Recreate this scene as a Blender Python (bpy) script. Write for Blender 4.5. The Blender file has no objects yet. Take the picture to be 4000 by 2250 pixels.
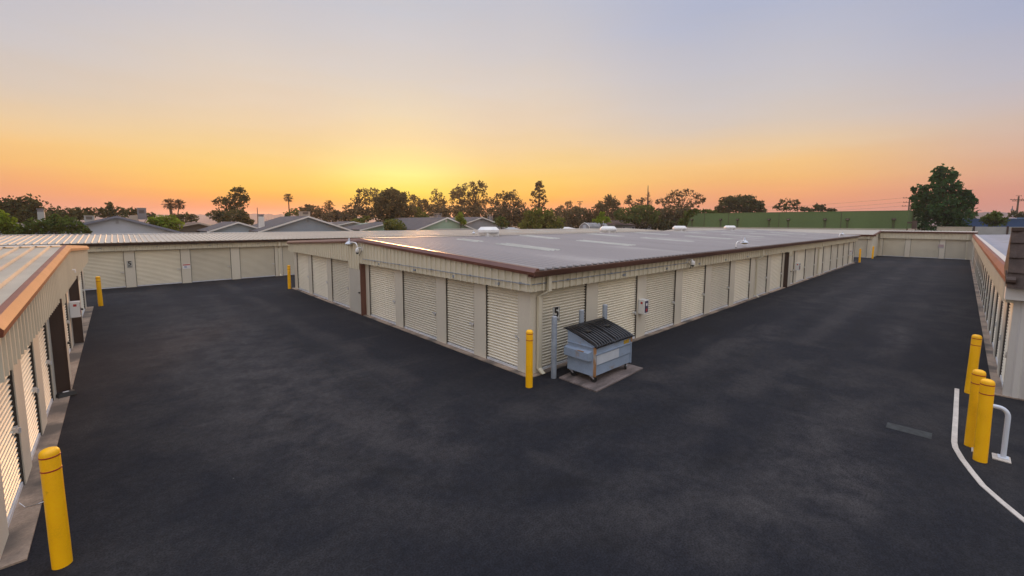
import bpy, bmesh, math, random
import numpy as np
from mathutils import Vector, Matrix

# ------------------------------------------------------------------ camera
SC = bpy.context.scene
COL = SC.collection
EYE = 3.8
cam_d = bpy.data.cameras.new("camera")
cam = bpy.data.objects.new("camera", cam_d)
COL.objects.link(cam)
YAW, PITCH, ROLL = math.radians(46.87), math.radians(5.58), math.radians(-0.19)
_f = Vector((math.cos(YAW)*math.cos(PITCH), math.sin(YAW)*math.cos(PITCH), -math.sin(PITCH)))
_r = Vector((math.sin(YAW), -math.cos(YAW), 0))
_d = _f.cross(_r)
_c, _s = math.cos(ROLL), math.sin(ROLL)
_R, _D = _c*_r + _s*_d, -_s*_r + _c*_d
cam.matrix_world = Matrix(((_R.x, -_D.x, -_f.x, 0), (_R.y, -_D.y, -_f.y, 0), (_R.z, -_D.z, -_f.z, EYE), (0, 0, 0, 1)))
cam_d.sensor_width = 36.0
cam_d.lens = 36.0*1644/4000
cam_d.shift_y = -94/4000
cam_d.clip_start, cam_d.clip_end = 0.05, 6000
SC.camera = cam

# ------------------------------------------------------------------ sky
SUN_AZ, SUN_EL = math.radians(61.2), math.radians(6.6)
def lin(c):
    return tuple((v/255/12.92) if v/255 <= 0.04045 else ((v/255+0.055)/1.055)**2.4 for v in c)
world = bpy.data.worlds.new("World")
SC.world = world
world.use_nodes = True
def build_sky():
    nt = world.node_tree; N = nt.nodes; L = nt.links
    N.clear()
    out = N.new("ShaderNodeOutputWorld"); bg = N.new("ShaderNodeBackground")
    L.new(bg.outputs[0], out.inputs[0])
    tc = N.new("ShaderNodeTexCoord")
    sep = N.new("ShaderNodeSeparateXYZ"); L.new(tc.outputs["Generated"], sep.inputs[0])
    def m(op, a, b=None, clamp=False):
        n = N.new("ShaderNodeMath"); n.operation = op; n.use_clamp = clamp
        for i, v in enumerate((a, b)):
            if v is None: continue
            if isinstance(v, (int, float)): n.inputs[i].default_value = v
            else: L.new(v, n.inputs[i])
        return n.outputs[0]
    X, Y, Z = sep.outputs
    el = m("MULTIPLY", m("ARCSINE", Z), 180/math.pi)
    # gentle streaks of high cloud bend the bands a little
    mp = N.new("ShaderNodeMapping"); mp.inputs["Scale"].default_value = (2.2, 2.2, 16)
    L.new(tc.outputs["Generated"], mp.inputs[0])
    nz = N.new("ShaderNodeTexNoise"); nz.inputs["Scale"].default_value = 2.0
    nz.inputs["Detail"].default_value = 5.0; nz.inputs["Roughness"].default_value = 0.55
    L.new(mp.outputs[0], nz.inputs["Vector"])
    wob = m("SUBTRACT", nz.outputs[0], 0.5)
    el2 = m("ADD", el, m("MULTIPLY", wob, m("MULTIPLY", el, 0.16)))
    t = m("DIVIDE", el2, 40.0, True)
    hl = m("SQRT", m("ADD", m("MULTIPLY", X, X), m("MULTIPLY", Y, Y)))
    ca = m("DIVIDE", m("ADD", m("MULTIPLY", X, math.cos(SUN_AZ)), m("MULTIPLY", Y, math.sin(SUN_AZ))), m("MAXIMUM", hl, 1e-4))
    az = m("MULTIPLY", m("ARCCOSINE", m("MINIMUM", m("MAXIMUM", ca, -1.0), 1.0)), 180/math.pi)
    def ramp(stops, gain=1.0):
        n = N.new("ShaderNodeValToRGB"); e = n.color_ramp.elements
        n.color_ramp.interpolation = 'LINEAR'
        while len(e) > 1: e.remove(e[-1])
        for i, (a, c) in enumerate(stops):
            p = max(0.0, min(1.0, a/40.0))
            q = e[0] if i == 0 else e.new(p)
            q.position = p
            r, g, b = lin(c); q.color = (r*gain, g*gain, b*gain, 1)
        L.new(t, n.inputs[0]); return n.outputs[0]
    def mix(f, a, b):
        n = N.new("ShaderNodeMix"); n.data_type = 'RGBA'
        L.new(f, n.inputs[0]); L.new(a, n.inputs[6]); L.new(b, n.inputs[7]); return n.outputs[2]
    def step(lo, hi):
        n = N.new("ShaderNodeMapRange"); n.interpolation_type = 'SMOOTHSTEP'
        L.new(az, n.inputs[0]); n.inputs[1].default_value = lo; n.inputs[2].default_value = hi
        return n.outputs[0]
    col = ramp(SKY_SUN)
    col = mix(step(0, 14), col, ramp(SKY_NEAR))
    col = mix(step(15, 40), col, ramp(SKY_SIDE))
    col = mix(step(46, 68), col, ramp(SKY_EDGE))
    col = mix(step(78, 125), col, ramp(SKY_BACK, SKY_BACK_GAIN))
    # the sky overhead, well above the frame
    up = N.new("ShaderNodeMapRange"); up.interpolation_type = 'SMOOTHSTEP'
    L.new(el, up.inputs[0]); up.inputs[1].default_value = 30; up.inputs[2].default_value = 55
    zen = N.new("ShaderNodeRGB"); zen.outputs[0].default_value = (*SKY_ZENITH, 1)
    col = mix(up.outputs[0], col, zen.outputs[0])
    wisp = m("ADD", m("MULTIPLY", wob, 0.07), 1.0)
    vm = N.new("ShaderNodeVectorMath"); vm.operation = 'SCALE'; L.new(col, vm.inputs[0]); L.new(wisp, vm.inputs["Scale"])
    L.new(vm.outputs[0], bg.inputs[0]); bg.inputs[1].default_value = 1.0
SKY_SUN = [(0, (240,130,80)), (1.8, (250,172,52)), (3.0, (255,205,45)), (4.1, (255,226,84)), (6.15, (255,243,142)), (8.15, (253,229,152)), (10.6, (247,218,166)), (13, (238,216,180)), (17.6, (219,208,198)), (21.9, (208,203,204)), (25.9, (196,197,206)), (35, (180,186,206))]
SKY_NEAR = [(0, (216,125,112)), (1.6, (243,140,88)), (2.8, (252,170,66)), (3.8, (254,191,74)), (5.5, (251,205,104)), (7.5, (247,209,134)), (10, (240,209,160)), (13, (231,208,180)), (17, (220,207,195)), (21, (207,201,201)), (25, (197,196,204)), (35, (180,186,206))]
SKY_SIDE = [(0, (210,128,118)), (1.2, (227,143,118)), (2.6, (239,157,111)), (3.9, (245,172,112)), (5.3, (246,188,116)), (7, (246,198,132)), (8.8, (236,203,160)), (11.5, (216,200,186)), (15, (203,197,198)), (18.5, (193,192,202)), (23, (178,184,206)), (35, (165,175,205))]
SKY_EDGE = [(0, (205,128,122)), (2.9, (215,148,129)), (5, (220,169,141)), (8.9, (207,185,175)), (12, (190,186,196)), (18, (167,174,200)), (35, (150,160,195))]
SKY_BACK = [(0, (190,180,168)), (10, (226,210,188)), (25, (222,213,205)), (40, (205,208,222))]
SKY_BACK_GAIN = 1.15
SKY_ZENITH = (1.45, 1.50, 1.68)
build_sky()

sun_d = bpy.data.lights.new("sun", 'SUN')
sun_d.energy, sun_d.angle, sun_d.color = 3.0, math.radians(9), (1.0, 0.50, 0.20)
sun = bpy.data.objects.new("sun", sun_d); COL.objects.link(sun)
sun.rotation_euler = Vector((-math.cos(SUN_EL)*math.cos(SUN_AZ), -math.cos(SUN_EL)*math.sin(SUN_AZ), -math.sin(SUN_EL))).to_track_quat('-Z', 'Y').to_euler()

SC.render.engine = 'CYCLES'
SC.view_settings.view_transform = 'Standard'
SC.view_settings.look = 'None'
SC.view_settings.exposure, SC.view_settings.gamma = 0.0, 1.0
SC.cycles.use_denoising = True
SC.cycles.max_bounces = 6
SC.cycles.transparent_max_bounces = 8
PI = math.pi
RNG = random.Random(7)

# ------------------------------------------------------------------ materials
def mat(name, col, rough=0.6, metal=0.0, vary=0.0, vscale=1.5, stretch=(1, 1, 1), grain=0.0, gscale=40.0, bump=0.0, bscale=60.0, dirt=None, dscale=0.6, spec=0.5, obj=False, rand=0.0, dthr=(0.5, 0.72)):
    m = bpy.data.materials.new(name); m.use_nodes = True
    nt = m.node_tree; N = nt.nodes; L = nt.links
    b = N["Principled BSDF"]
    b.inputs["Roughness"].default_value = rough; b.inputs["Metallic"].default_value = metal
    b.inputs["Specular IOR Level"].default_value = spec
    src = N.new("ShaderNodeTexCoord").outputs["Object"] if obj else N.new("ShaderNodeNewGeometry").outputs["Position"]
    mp = N.new("ShaderNodeMapping"); mp.inputs["Scale"].default_value = stretch; L.new(src, mp.inputs[0])
    def noise(scale, det=4.0, vec=None):
        n = N.new("ShaderNodeTexNoise"); n.inputs["Scale"].default_value = scale; n.inputs["Detail"].default_value = det
        L.new(vec or mp.outputs[0], n.inputs["Vector"]); return n.outputs[0]
    rgb = N.new("ShaderNodeRGB"); rgb.outputs[0].default_value = (*col, 1)
    c = rgb.outputs[0]
    def scale_by(c, fac, amt):
        mr = N.new("ShaderNodeMapRange"); L.new(fac, mr.inputs[0])
        mr.inputs[1].default_value, mr.inputs[2].default_value = 0.3, 0.7
        mr.inputs[3].default_value, mr.inputs[4].default_value = 1-amt, 1+amt
        vm = N.new("ShaderNodeVectorMath"); vm.operation = 'SCALE'
        L.new(c, vm.inputs[0]); L.new(mr.outputs[0], vm.inputs["Scale"]); return vm.outputs[0]
    if vary: c = scale_by(c, noise(vscale), vary)
    if grain: c = scale_by(c, noise(gscale, 2.0, src), grain)
    if rand:
        oi = N.new("ShaderNodeObjectInfo"); c = scale_by(c, oi.outputs["Random"], rand)
    if dirt:
        mr = N.new("ShaderNodeMapRange"); mr.interpolation_type = 'SMOOTHSTEP'; L.new(noise(dscale, 6.0), mr.inputs[0])
        mr.inputs[1].default_value, mr.inputs[2].default_value = dthr
        mx = N.new("ShaderNodeMix"); mx.data_type = 'RGBA'
        L.new(mr.outputs[0], mx.inputs[0]); L.new(c, mx.inputs[6]); mx.inputs[7].default_value = (*dirt, 1)
        c = mx.outputs[2]
    L.new(c, b.inputs["Base Color"])
    if bump:
        bp = N.new("ShaderNodeBump"); bp.inputs["Strength"].default_value = bump; bp.inputs["Distance"].default_value = 0.02
        L.new(noise(bscale, 3.0, src), bp.inputs["Height"]); L.new(bp.outputs[0], b.inputs["Normal"])
    return m

def rib_shade(m, pitch, amt_rib, amt_pan):
    """paints bright lit ribs and shaded pans into the base colour"""
    nt = m.node_tree; N = nt.nodes; L = nt.links; b = N["Principled BSDF"]
    src = b.inputs["Base Color"].links[0].from_socket
    sep = N.new("ShaderNodeSeparateXYZ"); L.new(N.new("ShaderNodeNewGeometry").outputs["Position"], sep.inputs[0])
    def mm(op, a, v):
        n = N.new("ShaderNodeMath"); n.operation = op; L.new(a, n.inputs[0]); n.inputs[1].default_value = v; return n.outputs[0]
    q = mm("ABSOLUTE", mm("SUBTRACT", mm("FRACT", mm("ADD", mm("DIVIDE", sep.outputs[0], pitch), 0.5), 0), 0.5), 0)
    mr = N.new("ShaderNodeMapRange"); L.new(q, mr.inputs[0])
    for i, x in enumerate((0.13, 0.20, amt_rib, amt_pan)): mr.inputs[1+i].default_value = x
    vm = N.new("ShaderNodeVectorMath"); vm.operation = 'SCALE'; L.new(src, vm.inputs[0]); L.new(mr.outputs[0], vm.inputs["Scale"])
    L.new(vm.outputs[0], b.inputs["Base Color"])

def asphalt_mat():
    m = bpy.data.materials.new("asphalt"); m.use_nodes = True
    nt = m.node_tree; N = nt.nodes; L = nt.links; b = N["Principled BSDF"]
    pos = N.new("ShaderNodeNewGeometry").outputs["Position"]
    def noise(scale, det, stretch=(1, 1, 1), rot=0.0, dist=0.0):
        mp = N.new("ShaderNodeMapping"); mp.inputs["Scale"].default_value = stretch; mp.inputs["Rotation"].default_value = (0, 0, rot)
        L.new(pos, mp.inputs[0]); n = N.new("ShaderNodeTexNoise"); n.inputs["Scale"].default_value = scale
        n.inputs["Detail"].default_value = det; n.inputs["Distortion"].default_value = dist
        L.new(mp.outputs[0], n.inputs["Vector"]); return n.outputs[0]
    def mr(v, a, b_, c, d):
        n = N.new("ShaderNodeMapRange"); n.interpolation_type = 'SMOOTHSTEP'; L.new(v, n.inputs[0])
        for i, x in enumerate((a, b_, c, d)): n.inputs[1+i].default_value = x
        return n.outputs[0]
    def mul(a, b_):
        n = N.new("ShaderNodeMath"); n.operation = 'MULTIPLY'; L.new(a, n.inputs[0]); L.new(b_, n.inputs[1]); return n.outputs[0]
    def mix(f, a, b_):
        n = N.new("ShaderNodeMix"); n.data_type = 'RGBA'; L.new(f, n.inputs[0])
        for i, x in ((6, a), (7, b_)):
            if isinstance(x, tuple): n.inputs[i].default_value = (*x, 1)
            else: L.new(x, n.inputs[i])
        return n.outputs[2]
    dusty = mul(mr(noise(0.13, 6, dist=0.4), 0.38, 0.62, 0.05, 1), mr(noise(1.4, 14, (1, 1, 1), 0.7, 0.2), 0.30, 0.70, 0.1, 1))
    scuffs = mul(mr(noise(1.1, 9, (1, 0.3, 1), 0.3, 0.5), 0.5, 0.76, 0, 0.8), mr(noise(0.35, 3), 0.45, 0.62, 0, 0.8))
    scuff2 = mul(mr(noise(1.3, 9, (0.25, 1, 1), 0.2, 0.5), 0.5, 0.76, 0, 0.8), mr(noise(0.31, 3), 0.42, 0.6, 0, 0.8))
    c = mix(dusty, ASPH[0], ASPH[1])
    c = mix(scuffs, c, ASPH[2]); c = mix(scuff2, c, ASPH[2])
    lane = mr(noise(0.6, 3, (0.05, 1.6, 1)), 0.55, 0.75, 0, 0.5)
    c = mix(lane, c, ASPH[3])
    # wheel tracks that sweep round the building corner from one drive into the other
    sub = N.new("ShaderNodeVectorMath"); sub.operation = 'SUBTRACT'; L.new(pos, sub.inputs[0]); sub.inputs[1].default_value = (8.6, 8.6, 0)
    mn = N.new("ShaderNodeVectorMath"); mn.operation = 'MINIMUM'; L.new(sub.outputs[0], mn.inputs[0]); mn.inputs[1].default_value = (0, 0, 0)
    ln_ = N.new("ShaderNodeVectorMath"); ln_.operation = 'LENGTH'; L.new(mn.outputs[0], ln_.inputs[0]); ln_out = ln_.outputs['Value']
    def op(o, a, v):
        n = N.new("ShaderNodeMath"); n.operation = o; L.new(a, n.inputs[0])
        if isinstance(v, (int, float)): n.inputs[1].default_value = v
        else: L.new(v, n.inputs[1])
        return n.outputs[0]
    dist = op('ADD', ln_out, op('MULTIPLY', op('SUBTRACT', noise(0.25, 2), 0.5), 1.6))
    for R_, w_, k_, colr in ((3.9, 0.32, 0.55, (0.040, 0.036, 0.037)), (5.5, 0.32, 0.5, (0.040, 0.036, 0.037)), (6.4, 0.2, 0.6, (0.0105, 0.0105, 0.0125)), (4.7, 0.22, 0.55, (0.0105, 0.0105, 0.0125)), (7.3, 0.4, 0.4, (0.036, 0.033, 0.034))):
        band = op('ABSOLUTE', op('SUBTRACT', dist, R_), 0)
        c = mix(mul(mr(band, w_*0.4, w_*1.5, k_, 0), mr(noise(0.5, 6), 0.38, 0.62, 0, 1)), c, colr)
    # dusty worn areas where cars turn and park
    grit = mr(noise(1.9, 15, (1, 1, 1), 0.4, 0.2), 0.30, 0.70, 0.15, 1)
    for cx, cy, rx, ry, k_ in ((2.4, 10.6, 1.5, 3.6, 0.8), (2.1, 17.0, 1.7, 5.0, 0.75), (3.4, 6.4, 1.3, 1.5, 0.4), (7.3, 1.2, 1.5, 0.9, 0.85), (5.5, 2.3, 1.3, 1.0, 0.55), (19.3, 1.25, 2.2, 0.35, 0.8), (9.8, 1.5, 1.3, 0.5, 0.5), (15.0, 4.4, 3.5, 0.6, 0.45), (30, 3.2, 9, 0.8, 0.4)):
        mp_ = N.new("ShaderNodeMapping"); mp_.vector_type = 'TEXTURE'
        mp_.inputs["Location"].default_value = (cx, cy, 0); mp_.inputs["Scale"].default_value = (rx*1.5, ry*1.5, 1e6)
        L.new(pos, mp_.inputs[0])
        le = N.new("ShaderNodeVectorMath"); le.operation = 'LENGTH'; L.new(mp_.outputs[0], le.inputs[0])
        c = mix(mul(mr(op('ADD', le.outputs["Value"], op('MULTIPLY', op('SUBTRACT', noise(0.8, 5), 0.5), 0.9)), 0.2, 1.1, k_*0.85, 0), grit), c, (0.053, 0.0485, 0.0495))
    wet = mr(noise(0.55, 6), 0.60, 0.74, 0, 0.7)
    c = mix(wet, c, (0.012, 0.012, 0.014))
    g = mul(mr(noise(45, 3), 0.25, 0.75, 0.6, 1.4), mr(noise(9, 6), 0.25, 0.75, 0.8, 1.2))
    vm = N.new("ShaderNodeVectorMath"); vm.operation = 'SCALE'; L.new(c, vm.inputs[0]); L.new(g, vm.inputs["Scale"])
    vor = N.new("ShaderNodeTexVoronoi"); vor.inputs["Scale"].default_value = 1.3; L.new(pos, vor.inputs["Vector"])
    fleck = mr(vor.outputs["Distance"], 0.010, 0.016, 0.35, 0)
    c = mix(fleck, vm.outputs[0], (0.3, 0.29, 0.28))
    L.new(c, b.inputs["Base Color"]); b.inputs["Roughness"].default_value = 0.92; b.inputs["Specular IOR Level"].default_value = 0.22
    bp = N.new("ShaderNodeBump"); bp.inputs["Strength"].default_value = 0.35; bp.inputs["Distance"].default_value = 0.01
    L.new(noise(90, 3), bp.inputs["Height"]); L.new(bp.outputs[0], b.inputs["Normal"])
    return m
ASPH = [(0.0112, 0.0120, 0.0168), (0.027, 0.0255, 0.0275), (0.038, 0.0355, 0.037), (0.024, 0.0228, 0.025)]

def leaf_mat(name, col, trans=0.35):
    m = bpy.data.materials.new(name); m.use_nodes = True
    nt = m.node_tree; N = nt.nodes; L = nt.links; N.remove(N["Principled BSDF"])
    out = N["Material Output"]
    df = N.new("ShaderNodeBsdfDiffuse"); tr = N.new("ShaderNodeBsdfTranslucent"); mx = N.new("ShaderNodeMixShader")
    mx.inputs[0].default_value = trans
    pos = N.new("ShaderNodeNewGeometry").outputs["Position"]
    n = N.new("ShaderNodeTexNoise"); n.inputs["Scale"].default_value = 0.9; n.inputs["Detail"].default_value = 3; L.new(pos, n.inputs["Vector"])
    cr = N.new("ShaderNodeValToRGB"); e = cr.color_ramp.elements
    e[0].position, e[1].position = 0.32, 0.7
    e[0].color = (*[v*0.6 for v in col], 1); e[1].color = (*[min(1, v*1.5) for v in col], 1)
    L.new(n.outputs[0], cr.inputs[0])
    for s in (df, tr): L.new(cr.outputs[0], s.inputs[0])
    L.new(df.outputs[0], mx.inputs[1]); L.new(tr.outputs[0], mx.inputs[2]); L.new(mx.outputs[0], out.inputs[0])
    return m

M = dict(
    asphalt=asphalt_mat(),
    earth=mat("dry_earth", (0.10, 0.085, 0.06), 0.95, vary=0.3, vscale=0.05),
    wall=mat("beige_wall_paint", (0.63, 0.58, 0.48), 0.5, vary=0.06, vscale=0.8, stretch=(1, 1, 0.3), grain=0.03, gscale=25),
    band=mat("beige_panel_paint", (0.64, 0.59, 0.46), 0.38, vary=0.08, vscale=0.9, stretch=(1, 1, 0.25)),
    door=mat("cream_door_paint", (0.75, 0.70, 0.58), 0.34, vary=0.07, vscale=0.7, stretch=(1, 1, 0.4), rand=0.09, bump=0.10, bscale=4.5),
    entry=mat("entry_door_paint", (0.52, 0.49, 0.42), 0.5, vary=0.05),
    brown=mat("brown_trim_paint", (0.15, 0.060, 0.042), 0.32, spec=0.6, vary=0.15, vscale=1.2),
    sunlit_trim=mat("sunlit_brown_trim", (0.19, 0.056, 0.026), 0.5, vary=0.16, vscale=2.0, dirt=(0.26, 0.10, 0.06), dscale=1.5, dthr=(0.5, 0.75)),  # brown trim again, with the sunset glow put into its colour
    dkbrown=mat("dark_brown_paint", (0.060, 0.036, 0.028), 0.6, vary=0.15),
    gutter=mat("brown_gutter_paint", (0.135, 0.068, 0.050), 0.35, vary=0.25, vscale=0.35),
    roof=mat("galvanised_roof", (0.22, 0.202, 0.204), 0.55, metal=0.05, vary=0.10, vscale=0.35, stretch=(1, 0.25, 1), dirt=(0.34, 0.32, 0.31), dscale=0.5, dthr=(0.56, 0.8)),
    roof_left=mat("sunlit_roof_sheet", (0.44, 0.37, 0.285), 0.7, spec=0.3, metal=0.0, vary=0.12, vscale=0.8, dirt=(0.45, 0.34, 0.30), dscale=1.4, dthr=(0.58, 0.75)),  # lit copy of the galvanised sheet, warm low sun painted into its tone
    roof_rear=mat("cream_roof_sheet", (0.46, 0.405, 0.34), 0.45, metal=0.1, vary=0.07, vscale=0.5),
    roof_flat=mat("slate_grey_roof_sheet", (0.26, 0.26, 0.30), 0.6, vary=0.15, vscale=0.5),
    skylight=mat("fibreglass_panel", (0.40, 0.40, 0.37), 0.45, vary=0.16, vscale=1.4, dirt=(0.42, 0.41, 0.39), dscale=1.2),
    ridge=mat("pale_ridge_cap", (0.56, 0.51, 0.45), 0.45),
    bar=mat("pale_aluminium_bar", (0.72, 0.74, 0.78), 0.35, metal=0.2, vary=0.1, vscale=5),
    track=mat("shadow_gap_track", (0.055, 0.047, 0.040), 0.8),  # guide track, darkened to paint the shadowed gap beside each door
    silver=mat("bare_metal", (0.62, 0.63, 0.66), 0.3, metal=0.85, vary=0.1, vscale=6),
    chrome=mat("bright_latch_metal", (0.75, 0.75, 0.75), 0.3, metal=0.5),
    black=mat("black_plastic", (0.012, 0.012, 0.013), 0.4),
    lid=mat("black_lid_plastic", (0.013, 0.013, 0.015), 0.3, vary=0.35, vscale=2.0, dirt=(0.05, 0.05, 0.052), dscale=3, dthr=(0.55, 0.8)),
    concrete=mat("concrete", (0.33, 0.25, 0.19), 0.9, vary=0.25, vscale=1.2, grain=0.15, gscale=30, dirt=(0.12, 0.10, 0.085), dscale=1.1, dthr=(0.44, 0.64), bump=0.3),
    pad=mat("weathered_concrete_pad", (0.17, 0.135, 0.125), 0.9, vary=0.35, vscale=2.2, stretch=(0.6, 2.2, 1), grain=0.2, gscale=25, dirt=(0.065, 0.055, 0.052), dscale=1.8, bump=0.4),
    yellow=mat("yellow_sleeve_plastic", (1.0, 0.51, 0.002), 0.45, vary=0.08, vscale=3.0, grain=0.05, gscale=60, dirt=(0.55, 0.27, 0.02), dscale=9.0, dthr=(0.66, 0.85)),
    redband=mat("dark_red_tape", (0.36, 0.035, 0.010), 0.4),
    galv=mat("galvanised_pipe", (0.27, 0.31, 0.37), 0.5, metal=0.25, vary=0.18, vscale=5, grain=0.08, gscale=60),
    white=mat("white_enamel", (0.78, 0.78, 0.78), 0.4, vary=0.03),
    paint=mat("worn_white_line", (0.52, 0.47, 0.42), 0.7, vary=0.12, vscale=4, grain=0.1),
    bluewhite=mat("bluish_white_enamel", (0.60, 0.65, 0.74), 0.35),
    dump=mat("faded_blue_steel", (0.27, 0.34, 0.45), 0.5, vary=0.12, vscale=2.5, grain=0.05, gscale=40, dirt=(0.27, 0.22, 0.18), dscale=4.5, dthr=(0.60, 0.76)),
    dumppatch=mat("pale_repaint_patch", (0.52, 0.56, 0.62), 0.5, vary=0.08, vscale=4),
    rust=mat("rusty_steel", (0.33, 0.17, 0.07), 0.8, vary=0.35, vscale=7, stretch=(1, 1, 0.4), dirt=(0.38, 0.36, 0.34), dscale=6),
    sticker=mat("yellow_sticker", (0.45, 0.28, 0.03), 0.5, vary=0.3, vscale=20),
    red=mat("red_label", (0.45, 0.03, 0.035), 0.5),
    navy=mat("dark_label", (0.05, 0.045, 0.09), 0.4),
    signblue=mat("blue_sign_ink", (0.10, 0.14, 0.35), 0.5),
    signpink=mat("pink_sign_ink", (0.55, 0.16, 0.18), 0.5),
    green=mat("green_wall_paint", (0.095, 0.15, 0.05), 0.75, vary=0.12, vscale=0.25, stretch=(1, 1, 0.3), grain=0.06, gscale=5),
    cream=mat("cream_masonry", (0.42, 0.38, 0.30), 0.8, vary=0.08),
    endwall=mat("off_white_ribbed_panel", (0.60, 0.58, 0.55), 0.55, vary=0.08, vscale=1.0, stretch=(1, 1, 0.2), dirt=(0.42, 0.39, 0.36), dscale=1.5, dthr=(0.52, 0.75)),
    blue=mat("blue_wall_paint", (0.025, 0.075, 0.19), 0.6, vary=0.06),
    fence=mat("pale_fence_panel", (0.36, 0.36, 0.35), 0.7, vary=0.08),
    tile=mat("brown_roof_tile", (0.062, 0.040, 0.032), 0.75, vary=0.3, vscale=4, grain=0.15),
    bark=mat("tree_bark", (0.060, 0.042, 0.030), 0.95, vary=0.25),
    deadwood=mat("dead_wood", (0.085, 0.045, 0.030), 0.95),
    pole=mat("pole_timber", (0.11, 0.075, 0.055), 0.9, vary=0.2),
    siding_white=mat("white_siding", (0.46, 0.49, 0.56), 0.6, vary=0.05),
    siding_blue=mat("blue_grey_siding", (0.24, 0.28, 0.33), 0.65, vary=0.05),
    siding_pale=mat("pale_blue_siding", (0.30, 0.36, 0.42), 0.65, vary=0.05),
    siding_brown=mat("taupe_siding", (0.13, 0.105, 0.085), 0.7, vary=0.06),
    siding_green=mat("mint_siding", (0.26, 0.36, 0.27), 0.65, vary=0.05),
    siding_grey=mat("grey_siding", (0.28, 0.28, 0.30), 0.65, vary=0.05),
    shingle=mat("dark_shingle", (0.085, 0.075, 0.078), 0.9, vary=0.2, vscale=2, grain=0.15, gscale=12),
    shingle_brown=mat("brown_shingle", (0.13, 0.08, 0.065), 0.9, vary=0.2, vscale=2, grain=0.15, gscale=12),
    trim=mat("white_trim_paint", (0.66, 0.63, 0.60), 0.55),
    bluetrim=mat("grey_blue_trim", (0.17, 0.18, 0.23), 0.6),
    cooler=mat("grey_cooler_metal", (0.19, 0.18, 0.20), 0.6, vary=0.1),
    tan=mat("tan_metal", (0.40, 0.33, 0.27), 0.6, vary=0.08),
    hill=mat("hazy_hill", (0.16, 0.12, 0.13), 1.0, vary=0.25, vscale=0.03),
)
LEAF = dict(
    dark=leaf_mat("dark_oak_leaves", (0.075, 0.080, 0.034)),
    warm=leaf_mat("green_brown_leaves", (0.105, 0.090, 0.045)),
    brown=leaf_mat("brown_green_leaves", (0.115, 0.092, 0.050), 0.5),
    mid=leaf_mat("mid_green_leaves", (0.085, 0.120, 0.030)),
    olive=leaf_mat("olive_leaves", (0.130, 0.140, 0.032)),
    bright=leaf_mat("bright_green_leaves", (0.170, 0.230, 0.026), 0.45),
    deep=leaf_mat("deep_green_leaves", (0.042, 0.100, 0.034), 0.35),
    palm=leaf_mat("palm_fronds", (0.060, 0.045, 0.025)),
)

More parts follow.
